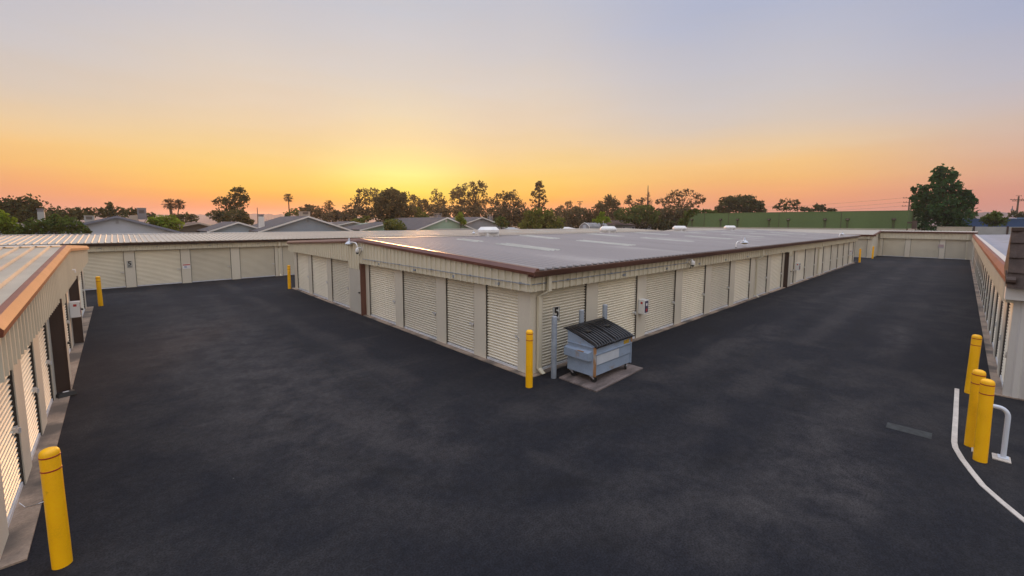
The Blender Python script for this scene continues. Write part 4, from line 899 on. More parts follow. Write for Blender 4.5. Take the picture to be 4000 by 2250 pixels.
for xa, xb in ((7.95, 8.755), (8.765, 9.57)):
    us = []; k = xa+0.03
    us.append((xa, 0.0))
    while k+0.08 < xb:
        us += [(k, 0.0), (k+0.012, 0.042), (k+0.05, 0.045), (k+0.065, 0.0)]; k += 0.104
    us.append((xb, 0.0))
    b = MB().sweep(lambda t: [(u, lid_y(t), lid_z(t)+h*min(1, 6*(1-t), 8*t+0.4)) for u, h in us], [i/14 for i in range(15)])
    b.sweep(lambda t: [(xa, lid_y(t), lid_z(t)-0.03), (xb, lid_y(t), lid_z(t)-0.03)], [i/14 for i in range(15)])
    b.quad((xa, lid_y(0), lid_z(0)-0.03), (xb, lid_y(0), lid_z(0)-0.03), (xb, lid_y(0), lid_z(0)), (xa, lid_y(0), lid_z(0)))
    for xx in (xa, xb): b.sweep(lambda t: [(xx, lid_y(t), lid_z(t)-0.03), (xx, lid_y(t), lid_z(t))], [i/14 for i in range(15)])
    L = b.build("lid", M["lid"], D)
    MB().box((xa+0.25, 6.05, lid_z(0.5)+0.044), (xa+0.42, 6.22, lid_z(0.56)+0.050)).build("lid_plate", M["lid"], L)
MB().tube([(7.90, 6.55, 1.225), (9.60, 6.55, 1.225)], 0.016, 8).build("hinge_rod", M["black"], D)
for wx, wy, a in ((8.05, 5.79, 0.5), (9.45, 5.76, -0.9), (8.05, 6.40, 0.2), (9.45, 6.40, 0.8)):
    mx = Matrix.Translation((wx, wy, 0)) @ Matrix.Rotation(a, 4, 'Z')
    b = MB(mx).box((-0.035, -0.03, 0.03+0.13), (0.035, 0.05, 0.2))
    for s in (-0.03, 0.03): b.prism([(s, 0.04, 0.17), (s, -0.02, 0.17), (s, -0.06, 0.11), (s, -0.03, 0.10)], (0.006, 0, 0))
    fk = b.build("caster", M["silver"], D)
    MB(mx).tube([(-0.024, -0.045, 0.108), (0.024, -0.045, 0.108)], 0.08, 18).build("wheel", M["black"], fk, smooth=True)

# ------------------------------------------------------------------ white hoop
H = thing("hoop_rail", "bluish white tubular hoop bolted to pale floor plates behind two bollards", "hoop rail", (10.32, -0.62, 0))
pts = [(10.33, -0.72, 0.02), (10.33, -0.72, 0.70)]
for i in range(1, 7):
    w = PI/2*i/6; pts.append((10.33, -0.72+0.11*(1-math.cos(w)), 0.70+0.13*math.sin(w)))
for i in range(0, 7):
    w = PI/2*i/6; pts.append((10.33, -0.60+0.05*math.sin(w)+0.03, 0.83-0.0*w) if False else (10.33, -0.53+0.09*math.sin(w), 0.74+0.09*math.cos(w)))
pts.append((10.33, -0.44, 0.02))
MB().tube(pts, 0.033, 14).build("tube", M["bluewhite"], H, smooth=True)
MB().box((10.17, -0.80, 0.0), (10.42, -0.60, 0.014)).build("base_plate", M["paint"], H)
MB().box((10.26, -0.78, 0.014), (10.40, -0.66, 0.026)).build("foot_flange", M["bluewhite"], H)
MB().box((10.24, -0.52, 0.0), (10.42, -0.37, 0.014)).build("base_plate", M["paint"], H)

# ------------------------------------------------------------------ signs and cabinets
def sign_five(label, loc, rz, post):
    t = thing("speed_sign", label, "sign", loc, rz)
    MB().box((-0.115, -0.006, 0.0), (0.115, 0.006, 0.38)).build("plate", mat("sign_face", (0.50, 0.50, 0.47), 0.45), t, local=True)
    f = MB()
    for a, c in (((-0.107, -0.009, 0.008), (0.107, -0.0065, 0.016)), ((-0.107, -0.009, 0.364), (0.107, -0.0065, 0.372)), ((-0.107, -0.009, 0.016), (-0.099, -0.0065, 0.364)), ((0.099, -0.009, 0.016), (0.107, -0.0065, 0.364))): f.box(a, c)
    f.build("border", M["black"], t, local=True)
    o = bpy.data.objects.new("numeral", text_mesh("5", 0.33, 0.002, 0.012)); COL.objects.link(o); o.parent = t
    o.location = (0, -0.009, 0.225); o.rotation_euler = (PI/2, 0, 0); o.data.materials.append(M["black"])
    o = bpy.data.objects.new("small_lettering", text_mesh("M.P.H.", 0.06, 0.002, 0.003)); COL.objects.link(o); o.parent = t
    o.location = (0, -0.009, 0.055); o.rotation_euler = (PI/2, 0, 0); o.data.materials.append(M["black"])
    if post: MB().box((-0.02, 0.006, -1.32), (0.02, 0.036, 0.36)).build("sign_post", M["galv"], t, local=True)
    return t
sign_five("white sign with a black 5 on a thin post behind the clear grey post", (7.96, 6.86, 1.32), -0.15, True)
sign_five("white sign with a black 5 fixed to a pillar of the rear row", (0.415, YB-0.008, 1.15), 0, False)
t = thing("notice_sign", "white notice with a red heading and blue text on a pillar of the rear row", "sign", (3.02, YB-0.008, 0.90))
MB().box((-0.19, -0.006, 0), (0.19, 0.006, 0.28)).build("plate", M["white"], t, local=True)
MB().box((-0.18, -0.010, 0.205), (0.18, -0.0065, 0.27)).build("heading_bar", M["red"], t, local=True)
b = MB()
for i, w_ in enumerate((0.09, 0.11, 0.08, 0.13)): b.box((-0.02-w_, -0.009, 0.155-0.036*i), (-0.02+w_*0.4, -0.0065, 0.172-0.036*i))
b.build("text_lines", M["signblue"], t, local=True)
MB().tube([(0.07, -0.009, 0.06), (0.10, -0.009, 0.12), (0.13, -0.009, 0.07), (0.16, -0.009, 0.13)], 0.006, 5).build("scribble_mark", M["signpink"], t, local=True)
t = thing("notice_sign", "faded pink and white notice on the blank wall across the far end of the lane", "sign", (XW-0.01, 1.53, 1.15), -PI/2)
MB().box((-0.22, -0.008, 0), (0.22, 0.008, 0.42)).build("plate", mat("faded_notice", (0.42, 0.38, 0.38), 0.6), t, local=True)
MB().box((-0.20, -0.012, 0.16), (0.20, -0.0085, 0.40)).build("heading_bar", mat("faded_pink", (0.42, 0.30, 0.30), 0.6), t, local=True)

def cabinet(label, loc, rz):
    t = thing("extinguisher_cabinet", label, "cabinet", loc, rz, "fire extinguisher cabinets")
    MB().box((-0.13, -0.215, 0), (0.13, 0, 0.47)).build("case", M["white"], t, local=True)
    b = MB().box((-0.10, -0.223, 0.05), (0.10, -0.216, 0.43))
    w = b.build("window", M["navy"], t, local=True)
    MB().box((-0.05, -0.227, 0.27), (0.05, -0.2235, 0.36)).build("label", M["white"], w, local=True)
    MB().box((-0.045, -0.227, 0.09), (0.045, -0.2235, 0.18)).build("label", M["red"], w, local=True)
    for s in (-1, 1):
        MB().box((s*0.134 if s < 0 else 0.1305, -0.15, 0.33), (-0.1305 if s < 0 else 0.134, -0.08, 0.40)).build("side_label", M["red"], t, local=True)
    return t
cabinet("white extinguisher cabinet on the second pillar behind the dumpster", (12.50, Y0-0.01, 0.84), 0)
cabinet("white extinguisher cabinet beside the narrow entry door, halfway along the central block", (31.47, Y0-0.01, 0.86), 0)
cabinet("small distant white extinguisher cabinet near the far end of the central block", (50.02, Y0-0.01, 0.90), 0)
cabinet("white extinguisher cabinet just before the farther brown-sided doorway of the low block", (XL+0.01, 18.2, 0.92), PI/2)

# ------------------------------------------------------------------ cameras, lamps, vents
def sec_cam(label, loc, rz):
    t = thing("security_camera", label, "camera", loc, rz)
    MB().box((-0.07, -0.03, -0.07), (0.07, 0, 0.10)).tube([(0, -0.02, 0.04), (0, -0.17, 0.05), (0, -0.20, 0.0)], 0.025, 8).build("bracket", M["white"], t, local=True)
    MB().lathe([(0.03, 0.04), (0.07, 0.02), (0.078, -0.05), (0.07, -0.10), (0.055, -0.12)], (0, -0.20, -0.02), 18).build("housing", M["white"], t, smooth=True, local=True)
    MB().lathe([(0.055, -0.118), (0.052, -0.15), (0.035, -0.175), (0.01, -0.185)], (0, -0.20, -0.02), 16).build("lens_dome", M["black"], t, smooth=True, local=True)
    MB().tube([(0.03, -0.02, -0.05), (0.05, -0.09, -0.16), (0.02, -0.13, -0.25), (-0.02, -0.10, -0.28)], 0.011, 6).build("cable", M["black"], t, local=True)
    return t
sec_cam("white dome camera with a dangling black cable under the gable peak", (X0-0.15, 16.45, 2.74), -PI/2)
sec_cam("white dome camera on the panel band above the fourth long-side door", (15.55, Y0-0.15, 2.40), 0)
def gooseneck(name, label, loc, rz, group=None, sc=1.0):
    t = thing(name, label, "lamp", loc, rz, group)
    pts = [(0, 0, 0), (0.01, 0, 0.10)]
    for i in range(1, 8):
        w = PI/2*i/7; pts.append((0.01+0.28*(1-math.cos(w)), 0, 0.10+0.16*math.sin(w)))
    pts.append((0.85, 0, 0.265))
    MB().tube(pts, 0.021, 10).build("arm", M["white"], t, smooth=True, local=True)
    MB().lathe([(0.045, 0.10), (0.05, 0.02), (0.10, 0.0), (0.15, -0.05), (0.165, -0.09), (0.15, -0.09)], (0.92, 0, 0.27), 20).tube([(0.92, 0, 0.36), (0.92, 0, 0.43)], 0.03, 10).build("shade", M["bluewhite"], t, smooth=True, local=True)
    MB().lathe([(0.145, -0.088), (0.12, -0.13), (0.06, -0.16), (0.01, -0.165)], (0.92, 0, 0.27), 18).build("lens", mat("amber_lens", (0.50, 0.42, 0.24), 0.25), t, smooth=True, local=True)
    MB().tube([(0, 0, -0.08), (0, 0, 0.0)], 0.035, 8).build("socket", M["black"], t, local=True)
    return t
gooseneck("gable_lamp", "gooseneck lamp reaching over the gable trim beside the dome camera", (X0-0.32, 16.5, 2.72), PI/2-0.05)
gooseneck("roof_lamp", "gooseneck lamp on the roof edge of the central block, nearer of two", (20.27, 6.92, 2.74), -0.05)
gooseneck("roof_lamp", "smaller-looking gooseneck lamp near the far end of the central block's roof edge", (43.3, 6.92, 2.74), -0.05)
gooseneck("roof_lamp", "gooseneck lamp on the rear row's eave, beside the closest white roof vent", (25.95, 32.35, 2.60), PI+0.2)
gooseneck("roof_lamp", "thin gooseneck lamp on the rear row's eave, right of the second white roof vent", (49.4, 32.35, 2.62), PI+0.1)
def roof_vent(label, loc):
    t = thing("roof_vent", label, "roof vent", loc, group="white roof vents along the ridge")
    MB().box((-0.38, -0.38, -0.12), (0.38, 0.38, 0.09)).build("curb", M["white"], t, local=True)
    b = MB(); rows = [(0.50, 0.07), (0.55, 0.12), (0.55, 0.24), (0.40, 0.385), (0.34, 0.39)]
    seg = 8; vs = []; fs = []
    for r, z in rows:
        for k in range(seg):
            w = 2*PI*(k+0.5)/seg; vs.append((r*math.cos(w)*1.05, r*math.sin(w)*1.05, z))
    for i in range(len(rows)-1):
        for k in range(seg): fs.append((i*seg+k, i*seg+(k+1) % seg, (i+1)*seg+(k+1) % seg, (i+1)*seg+k))
    fs += [tuple(range(seg))[::-1], tuple(range((len(rows)-1)*seg, len(rows)*seg))]
    b.add(vs, fs); b.build("hood", M["white"], t, local=True)
    return t
v0 = roof_vent("white hooded roof vent closest to the gable lamp", (13.9, YR, RIDGE+0.08))
dup(v0, (24.55, YR, RIDGE+0.08), "white hooded roof vent in front of the gambrel shed")
dup(v0, (35.2, YR, RIDGE+0.08), "white hooded roof vent just before the left end of the green wall")
dup(v0, (46.6, YR, RIDGE+0.08), "white hooded roof vent standing in front of the green wall")

# ------------------------------------------------------------------ small ground items
def bait(label, loc, rz):
    t = thing("bait_box", label, "bait box", loc, rz)
    b = MB().add([(-0.15, -0.10, 0), (0.15, -0.10, 0), (0.15, 0.10, 0), (-0.15, 0.10, 0), (-0.12, -0.07, 0.085), (0.12, -0.07, 0.085), (0.12, 0.07, 0.085), (-0.12, 0.07, 0.085)], [(3,2,1,0), (4,5,6,7), (0,1,5,4), (1,2,6,5), (2,3,7,6), (3,0,4,7)])
    b.build("box", M["black"], t, local=True)
    MB().box((-0.05, -0.03, 0.085), (0.04, 0.03, 0.088)).build("label", M["white"], t, local=True)
bait("flat black bait box with a white label at the foot of the nearer brown-sided doorway", (-1.03, 13.10, 0.022), 0.35)
bait("small black bait box at the foot of the central block's far corner", (53.1, 7.05, 0.022), 0.2)
b = MB().tube([(-1.17, 8.25, 0.10), (-1.12, 8.22, 0.03), (-1.0, 8.2, 0.035), (-0.93, 8.22, 0.03), (-0.86, 8.18, 0.01)], 0.005, 5)
tag(b.build("loose_wire", M["silver"], None), "thin loose wire lying across the concrete apron by the nearest bollard", "wire")

# ------------------------------------------------------------------ green warehouse, walls, fence
G = thing("warehouse", "long flat green warehouse wall with a row of floodlights", "warehouse", (75, 20, 0))
gy0, gy1 = 5.0, 34.2
MB().box((75, gy0, 3.2), (110, gy1, 5.52)).build("wall", M["green"], G)
MB().box((74.96, gy0-0.03, 5.52), (110, gy1+0.03, 5.58)).build("coping", M["green"], G)
b = MB()
for y in (11.9, 19.6, 27.0, 31.0): b.box((74.975, y-0.025, 3.2), (74.999, y+0.025, 5.51))
b.build("wall_joint", M["dkbrown"], G)
for y in (33.12, 28.22, 25.55, 20.94, 18.32, 13.74, 11.16, 6.32):
    o = MB().box((74.72, y-0.2, 4.40), (74.99, y+0.2, 4.58)).prism([(74.72, y-0.2, 4.40), (74.99, y-0.2, 4.40), (74.99, y-0.2, 4.30)], (0, 0.4, 0)).build("floodlight", M["dkbrown"], G)
    MB().add([(74.71, y-0.13, 4.43), (74.71, y+0.13, 4.43), (74.76, y+0.13, 4.585), (74.76, y-0.13, 4.585)], [(0, 1, 2, 3)]).build("lens", M["cream"], o)
    MB().tube([(74.97, y-0.05, 3.2), (74.97, y-0.05, 4.3)], 0.03, 6).tube([(74.97, y+0.10, 3.2), (74.97, y+0.10, 4.3)], 0.02, 6).build("conduit", M["dkbrown"], o)
MB().box((74.7, gy0+0.05, 0), (75.2, gy1-0.1, 3.2)).build("base_wall", M["cream"], G)
MB().box((74.8, gy0-0.9, 3.2), (75.6, gy0-0.45, 4.25)).box((74.9, gy0-0.5, 3.9), (75.3, gy0, 4.1)).build("meter_box", M["dkbrown"], G)
B_ = thing("blue_building", "low bright blue building wall behind the round green tree", "building", (110, -5, 0))
MB().box((110, -24, 0), (125, 1.2, 4.72)).build("wall", M["blue"], B_)
MB().box((109.9, -24.1, 4.72), (125.1, -6.0, 4.95)).box((109.9, -5.9, 4.72), (125.1, 1.3, 4.80)).build("parapet", mat("pale_blue_parapet", (0.10, 0.19, 0.33), 0.6), B_)
F_ = thing("panel_fence", "pale concrete panel fence with dark posts beyond the grey roof", "fence", (75, -4, 0))
for i in range(6):
    ya = -0.98-2.62*i
    MB().box((75.0, ya-2.45, 0), (75.1, ya, 3.53)).build("panel", M["fence"], F_)
    MB().box((74.95, ya+0.005, 0), (75.15, ya+0.165, 3.60)).build("post", M["dkbrown"], F_)
W_ = thing("block_wall", "short pinkish block wall beneath the maple, before the pale fence", "wall", (74, 0, 0))
MB().box((74.0, -0.75, 0), (74.2, 2.2, 3.42)).build("wall", M["cream"], W_); MB().box((73.96, -0.79, 3.42), (74.24, 2.24, 3.5)).build("coping", M["cream"], W_)

# ------------------------------------------------------------------ houses
def house(name, label, xc, yf, hw, ze, za, depth, wall, roofm, trim, hip=False, vent=True, base=None, wl=None, wr=None, siding=True, over=0.35, cat="house"):
    wl = hw if wl is None else wl; wr = hw if wr is None else wr
    t = thing(name, label, cat, (xc, yf, 0))
    xl_, xr_ = xc-wl, xc+wr
    sl, sr = (za-ze)/wl, (za-ze)/wr
    b = MB()
    # gable front: clapboard courses
    if siding:
        z = 0.0
        while z < za-0.06:
            z2 = min(z+0.2, za)
            def half(zz): return (xl_+over+max(0, (zz-ze))/sl if zz > ze else xl_+over, xr_-over-max(0, (zz-ze))/sr if zz > ze else xr_-over)
            (a0, c0), (a1, c1) = half(z), half(z2)
            if c1 <= a1: a1 = c1 = xc
            b.add([(a0, yf+0.33, z), (c0, yf+0.33, z), (c1, yf+0.355, z2), (a1, yf+0.355, z2)], [(0, 1, 2, 3)])
            b.add([(a0, yf+0.33, z), (c0, yf+0.33, z), (c0, yf+0.38, z), (a0, yf+0.38, z)], [(0, 1, 2, 3)])
            z = z2
    b.prism([(xl_+over, yf+0.37, 0), (xr_-over, yf+0.37, 0), (xr_-over, yf+0.37, ze+over*sr-0.05), (xc, yf+0.37, za-0.05), (xl_+over, yf+0.37, ze+over*sl-0.05)], (0, depth-0.6, 0))
    b.build("wall", wall, t)
    th = 0.09
    b = MB()
    yb_ = yf+depth; yr_ = yb_-(min(wl, wr) if hip else 0)
    for s, xe in ((-1, xl_), (1, xr_)):
        b.add([(xc, yf, za), (xe, yf, ze), (xe, yb_, ze), (xc, yr_, za), (xc, yf, za+th), (xe, yf, ze+th), (xe, yb_, ze+th), (xc, yr_, za+th)],
              [(0,1,2,3), (7,6,5,4), (0,4,5,1), (1,5,6,2), (2,6,7,3), (3,7,4,0)])
    if hip: b.add([(xl_, yb_, ze+th), (xr_, yb_, ze+th), (xc, yr_, za+th)], [(0, 1, 2)])
    rf = b.build("roof", roofm, t)
    b = MB()
    for xe in (xl_, xr_):
        b.add([(xc, yf-0.03, za-0.10), (xe, yf-0.03, ze-0.10), (xe, yf-0.03, ze+0.075), (xc, yf-0.03, za+0.075), (xc, yf+0.05, za-0.10), (xe, yf+0.05, ze-0.10), (xe, yf+0.05, ze+0.07), (xc, yf+0.05, za+0.07)],
              [(0,1,2,3), (7,6,5,4), (0,4,5,1), (1,5,6,2), (2,6,7,3), (3,7,4,0)])
    b.build("barge_board", trim, t)
    if vent:
        v = MB().box((xc-0.13, yf+0.30, za-0.62), (xc+0.13, yf+0.34, za-0.22)).build("gable_vent", trim if vent == "light" else wall, t)
        b = MB()
        for i in range(6): b.box((xc-0.10, yf+0.285, za-0.59+0.058*i), (xc+0.10, yf+0.30, za-0.56+0.058*i))
        b.build("vent_slats", M["cooler"] if vent != "light" else M["fence"], v)
    return t, rf
def chimney(rf, x, y, z0, z1, w, m, flare=True, cap="cooler"):
    b = MB()
    if flare: b.sweep(lambda q: [(x-q[0], y-q[0], q[1]), (x+q[0], y-q[0], q[1]), (x+q[0], y+q[0], q[1]), (x-q[0], y+q[0], q[1])], [(w*1.0, z0), (w*0.62, z0+0.35), (w*0.55, z1-0.28)], closed=True)
    else: b.box((x-w/2, y-w/2, z0), (x+w/2, y+w/2, z1-0.28))
    c = b.build("chimney", m, rf)
    MB().box((x-w*0.52, y-w*0.52, z1-0.28), (x+w*0.52, y+w*0.52, z1-0.1)).box((x-w*0.66, y-w*0.66, z1-0.07), (x+w*0.66, y+w*0.66, z1)).build("chimney_cap", M[cap], c)
def cooler_box(label, x, y, z0, z1, w, m="cooler", frame=False):
    t = thing("roof_cooler", label, "air cooler", (x, y, z0))
    if frame:
        b = MB()
        for sx in (-1, 1):
            for sy in (-1, 1): b.box((sx*w/2-0.025, sy*w/2-0.025, 0), (sx*w/2+0.025, sy*w/2+0.025, z1-z0))
        for zz in (z1-z0-0.05,):
            b.box((-w/2, -w/2-0.02, zz), (w/2, -w/2+0.02, zz+0.05)).box((-w/2, w/2-0.02, zz), (w/2, w/2+0.02, zz+0.05))
        b.build("frame", M["tan"], t, local=True)
        MB().box((-w*0.42, -w*0.42, 0), (w*0.42, w*0.42, (z1-z0)*0.72)).build("cabinet", M[m], t, local=True)
    else:
        MB().box((-w/2, -w/2, 0), (w/2, w/2, z1-z0)).build("cabinet", M[m], t, local=True)
        b = MB()
        for i in range(5): b.box((-w*0.33, -w/2-0.012, (z1-z0)*0.56+0.06*i), (w*0.28, -w/2-0.001, (z1-z0)*0.56+0.06*i+0.035))
        b.build("louvre", M["dkbrown"], t, local=True)
        MB().box((-w/2-0.03, -w/2-0.03, z1-z0), (w/2+0.03, w/2+0.03, z1-z0+0.05)).build("lid", M["tan"], t, local=True)
    return t
h1, r1 = house("gable_house", "white sided gable house with a dark roof edge behind the shrubs", 0.07, 50, 4.9, 2.62, 4.22, 11, M["siding_white"], M["shingle"], M["bluetrim"], vent="plain", wl=5.2, wr=4.8)
cooler_box("tall grey roof cooler with a dark louvre on the white sided house", 1.80, 52.2, 4.0, 5.02, 0.62)
t = thing("cooler_duct", "tan sheet-metal duct leaning against the tall grey roof cooler", "duct", (1.15, 52.2, 3.85))
MB().add([(-0.38, -0.25, 0), (0.36, -0.25, -0.1), (0.36, -0.25, 0.55), (-0.18, -0.25, 0.52), (-0.38, 0.25, 0), (0.36, 0.25, -0.1), (0.36, 0.25, 0.55), (-0.18, 0.25, 0.52)], [(0,1,2,3), (7,6,5,4), (0,4,5,1), (1,5,6,2), (2,6,7,3), (3,7,4,0)]).build("duct_panel", M["tan"], t, local=True)
house("gable_house", "small taupe gable house with a brown roof, right of the bright leaning shrub", 7.15, 62, 2.6, 2.95, 3.66, 9, M["siding_brown"], M["shingle_brown"], M["tan"], vent=False, wl=3.0, wr=2.2)
h3, r3 = house("gable_house", "pale blue gable house with dark shingles below the tall open tree", 9.72, 54, 3.0, 2.72, 3.74, 9, M["siding_pale"], M["shingle"], M["trim"], vent=False, wl=2.85, wr=3.0)
h4, r4 = house("gable_house", "blue-grey gable house with white trim and a white chimney", 15.71, 50, 5.0, 2.74, 4.42, 11, M["siding_blue"], M["shingle"], M["trim"], vent="plain")
chimney(r4, 11.93, 54.0, 2.9, 4.68, 0.42, M["trim"])
cooler_box("wide pale roof cooler on the ridge of the blue-grey house", 16.1, 52.6, 4.40, 4.98, 0.95, "tan")
house("gable_house", "dark grey hip roof far behind the blue-grey house, under the fan palm", 27.4, 66, 4.2, 2.95, 3.86, 10, M["siding_grey"], M["shingle"], M["trim"], hip=True, vent=False)
house("gable_house", "low house with a grey hip roof and a small mint gable", 28.9, 56, 3.4, 2.72, 3.80, 9, M["siding_green"], M["shingle"], M["trim"], hip=True, vent=False, wl=4.8, wr=3.6)
h6, r6 = house("gable_house", "mint green gable house with a white slatted vent", 34.30, 50, 5.1, 2.72, 4.48, 15, M["siding_green"], M["shingle"], M["trim"], vent="light")
t = thing("patio_cover", "low white patio cover in front of the mint green gable", "patio cover", (34.4, 49.0, 0))
MB().box((-2.6, -0.6, 2.86), (2.9, 0.7, 2.93)).build("cover_roof", M["trim"], t, local=True)
MB().box((-2.6, -0.62, 2.72), (2.9, -0.55, 2.855)).build("beam", M["dkbrown"], t, local=True)
for x in (-2.5, 2.8): MB().box((x-0.05, -0.58, 0), (x+0.05, -0.48, 2.72)).build("post", M["trim"], t, local=True)
cooler_box("open-framed roof cooler on the mint green house", 36.3, 55.5, 4.45, 5.22, 0.85, "cooler", True)
cooler_box("low flat roof unit beside the open-framed cooler", 35.2, 55.0, 4.45, 4.68, 0.9, "tan")
h7, r7 = house("gable_house", "plain grey gable house right of the mint green one", 43.9, 54, 6.4, 2.80, 4.66, 12, M["siding_grey"], M["shingle"], M["trim"], vent="plain")
cooler_box("small boxy roof cooler on the grey gable house's slope", 47.2, 56.0, 4.05, 5.2, 0.62, "cooler", True)
h0, r0 = house("gable_house", "dark roofed house hidden by shrubs, with a pale capped chimney", -8.2, 52, 5, 2.6, 3.9, 10, M["siding_grey"], M["shingle"], M["trim"], vent=False)
chimney(r0, -4.55, 53.0, 2.4, 4.85, 0.36, M["fence"], flare=True, cap="cooler")
house("gable_house", "grey roof corner with a white cooler behind the twin pointed shrub", -3.6, 60, 3.0, 2.9, 3.98, 9, M["siding_grey"], M["shingle"], M["fence"], vent=False)
cooler_box("white roof cooler left of the white sided gable", -1.95, 61, 3.55, 4.36, 0.75, "fence")
# gambrel shed: gable end faces -x, long side -y
S_ = thing("garden_shed", "weathered gambrel shed with white edging beside the bright cone-shaped bush", "shed", (66, 48.7, 0))
sx, sy, sw, sl_ = 66.0, 48.68, 2.56, 6.4
gam = [(0, 2.55), (0.16, 3.15), (0.75, 3.65), (1.28, 3.86), (1.81, 3.65), (2.40, 3.15), (2.56, 2.55)]
MB().prism([(sx, sy, 0)]+[(sx, sy+a, z-0.06) for a, z in gam]+[(sx, sy+sw, 0)], (sl_, 0, 0)).build("wall", M["siding_grey"], S_)
b = MB()
for (a, z), (a2, z2) in zip(gam[:-1], gam[1:]):
    b.add([(sx-0.05, sy+a, z), (sx-0.05, sy+a2, z2), (sx+sl_, sy+a2, z2), (sx+sl_, sy+a, z)], [(0, 1, 2, 3)])
rs = b.build("roof", mat("weathered_shed_roof", (0.22, 0.22, 0.23), 0.9, vary=0.25, vscale=2), S_)
b = MB().tube([(sx-0.07, sy+a, z) for a, z in gam], 0.07, 6); b.build("barge_board", M["trim"], S_)
d_ = MB().box((sx-0.03, sy+0.9, 2.2), (sx-0.005, sy+1.66, 3.45)).build("door", M["siding_white"], S_)
MB().box((sx-0.05, sy+1.26, 2.2), (sx-0.031, sy+1.30, 3.45)).build("door_batten", M["trim"], d_)
# mobile home
H_ = thing("mobile_home", "long low mobile home with a brown roof and grey wall", "mobile home", (79.5, 52, 0))
MB().box((79.5, 52.0, 0), (96.0, 54.4, 3.46)).build("wall", M["siding_grey"], H_)
MB().add([(79.2, 51.7, 3.46), (96.3, 51.7, 3.46), (96.3, 55.4, 3.46), (79.2, 55.4, 3.46), (79.9, 53.6, 4.42), (93.0, 53.6, 4.42)], [(0,1,5,4), (1,2,5), (2,3,4,5), (3,0,4), (3,2,1,0)]).build("roof", M["shingle_brown"], H_)
for x in (82.5, 86.3, 89.9, 92.3):
    w_ = MB().box((x, 51.95, 2.2), (x+1.0, 51.99, 2.95)).build("window", M["navy"], H_)
    MB().box((x-0.07, 51.92, 2.95), (x+1.07, 51.98, 3.03)).box((x-0.07, 51.92, 2.2), (x, 51.98, 2.95)).box((x+1.0, 51.92, 2.2), (x+1.07, 51.98, 2.95)).build("window_frame", M["siding_white"], w_)
tag(MB().prism([(58.5, 50.2, 2.55), (64.5, 50.2, 2.55), (64.5, 52.8, 2.95), (58.5, 52.8, 2.95)], (0, 0, 0.08)).box((58.6, 50.4, 0), (64.4, 52.7, 2.55)).build("carport", M["trim"]), "low white carport roof left of the gambrel shed", "carport")
house("small_shed", "tiny grey shed with a pale roof behind the low white carport", 66.2, 56.0, 0.9, 2.7, 3.35, 2.2, M["siding_grey"], M["fence"], M["trim"], vent=False, over=0.1, cat="shed")
tag(MB().prism([(44.8, 48.0, 2.55), (47.4, 48.0, 2.55), (47.4, 50.2, 3.0), (44.8, 50.2, 3.0)], (0, 0, 0.08)).box((44.9, 48.2, 0), (47.3, 50.0, 2.55)).build("carport", M["fence"]), "low pale carport roof left of the big bright olive bush", "carport")

# ------------------------------------------------------------------ trees
def leaves(name, clumps, size, density, m, parent, seed, subk=1.0):
    rng = np.random.default_rng(seed); P = []
    dense = density >= 0.62
    for cx, cy, cz, rx, rz in clumps:
        rx, rz = rx*1.10+0.05, rz*1.10+0.05
        ns = max(6, int((10+(12 if dense else 16)*density)*subk))
        sr = (0.46 if dense else 0.36)*min(rx, rz)
        d = rng.normal(size=(ns, 3)); d /= np.linalg.norm(d, axis=1)[:, None]
        rad = rng.uniform(0.2, 0.98, size=(ns, 1))**0.7
        cen = np.array([cx, cy, cz]) + d*rad*np.array([rx, rx, rz])
        tot = density*(9.0 if dense else 8.0)*PI*rx*rz/size**2
        if True:
            k = int(tot*(0.5 if dense else 0.3)); q = rng.normal(size=(k, 3)); q /= np.linalg.norm(q, axis=1)[:, None]
            P.append(np.array([cx, cy, cz]) + q*(rng.uniform(0.05, 1.0, size=(k, 1))**0.45)*np.array([rx, rx, rz])*0.95)
            tot *= 0.6 if dense else 0.75
        per = max(4, int(tot/ns))
        for c in cen:
            k = max(3, int(per*rng.uniform(0.6, 1.4))); s = sr*rng.uniform(0.6, 1.25)
            q = rng.normal(size=(k, 3)); q /= np.linalg.norm(q, axis=1)[:, None]
            P.append(c + q*(rng.uniform(0.2, 1.0, size=(k, 1))**0.6)*s*np.array([1, 1, 0.8]))
    P = np.concatenate(P); n = len(P)
    a = rng.normal(size=(n, 3)); a /= np.linalg.norm(a, axis=1)[:, None]
    t = rng.normal(size=(n, 3)); bb = np.cross(a, t); bb /= np.linalg.norm(bb, axis=1)[:, None]
    L = (size*rng.uniform(0.45, 0.85, size=(n, 1)))
    V = np.empty((n, 4, 3)); V[:, 0] = P-a*L; V[:, 1] = P+bb*L*0.55; V[:, 2] = P+a*L; V[:, 3] = P-bb*L*0.55
    org = base_np(parent); V -= org
    me = bpy.data.meshes.new(name)
    me.vertices.add(4*n); me.vertices.foreach_set("co", V.reshape(-1).astype(np.float32))
    me.loops.add(4*n); me.loops.foreach_set("vertex_index", np.arange(4*n, dtype=np.int32))
    me.polygons.add(n); me.polygons.foreach_set("loop_start", np.arange(0, 4*n, 4, dtype=np.int32))
    me.update(calc_edges=True); me.materials.append(m)
    o = bpy.data.objects.new(name, me); COL.objects.link(o); o.parent = parent
    return o
def base_np(o): return np.array(base_of(o))
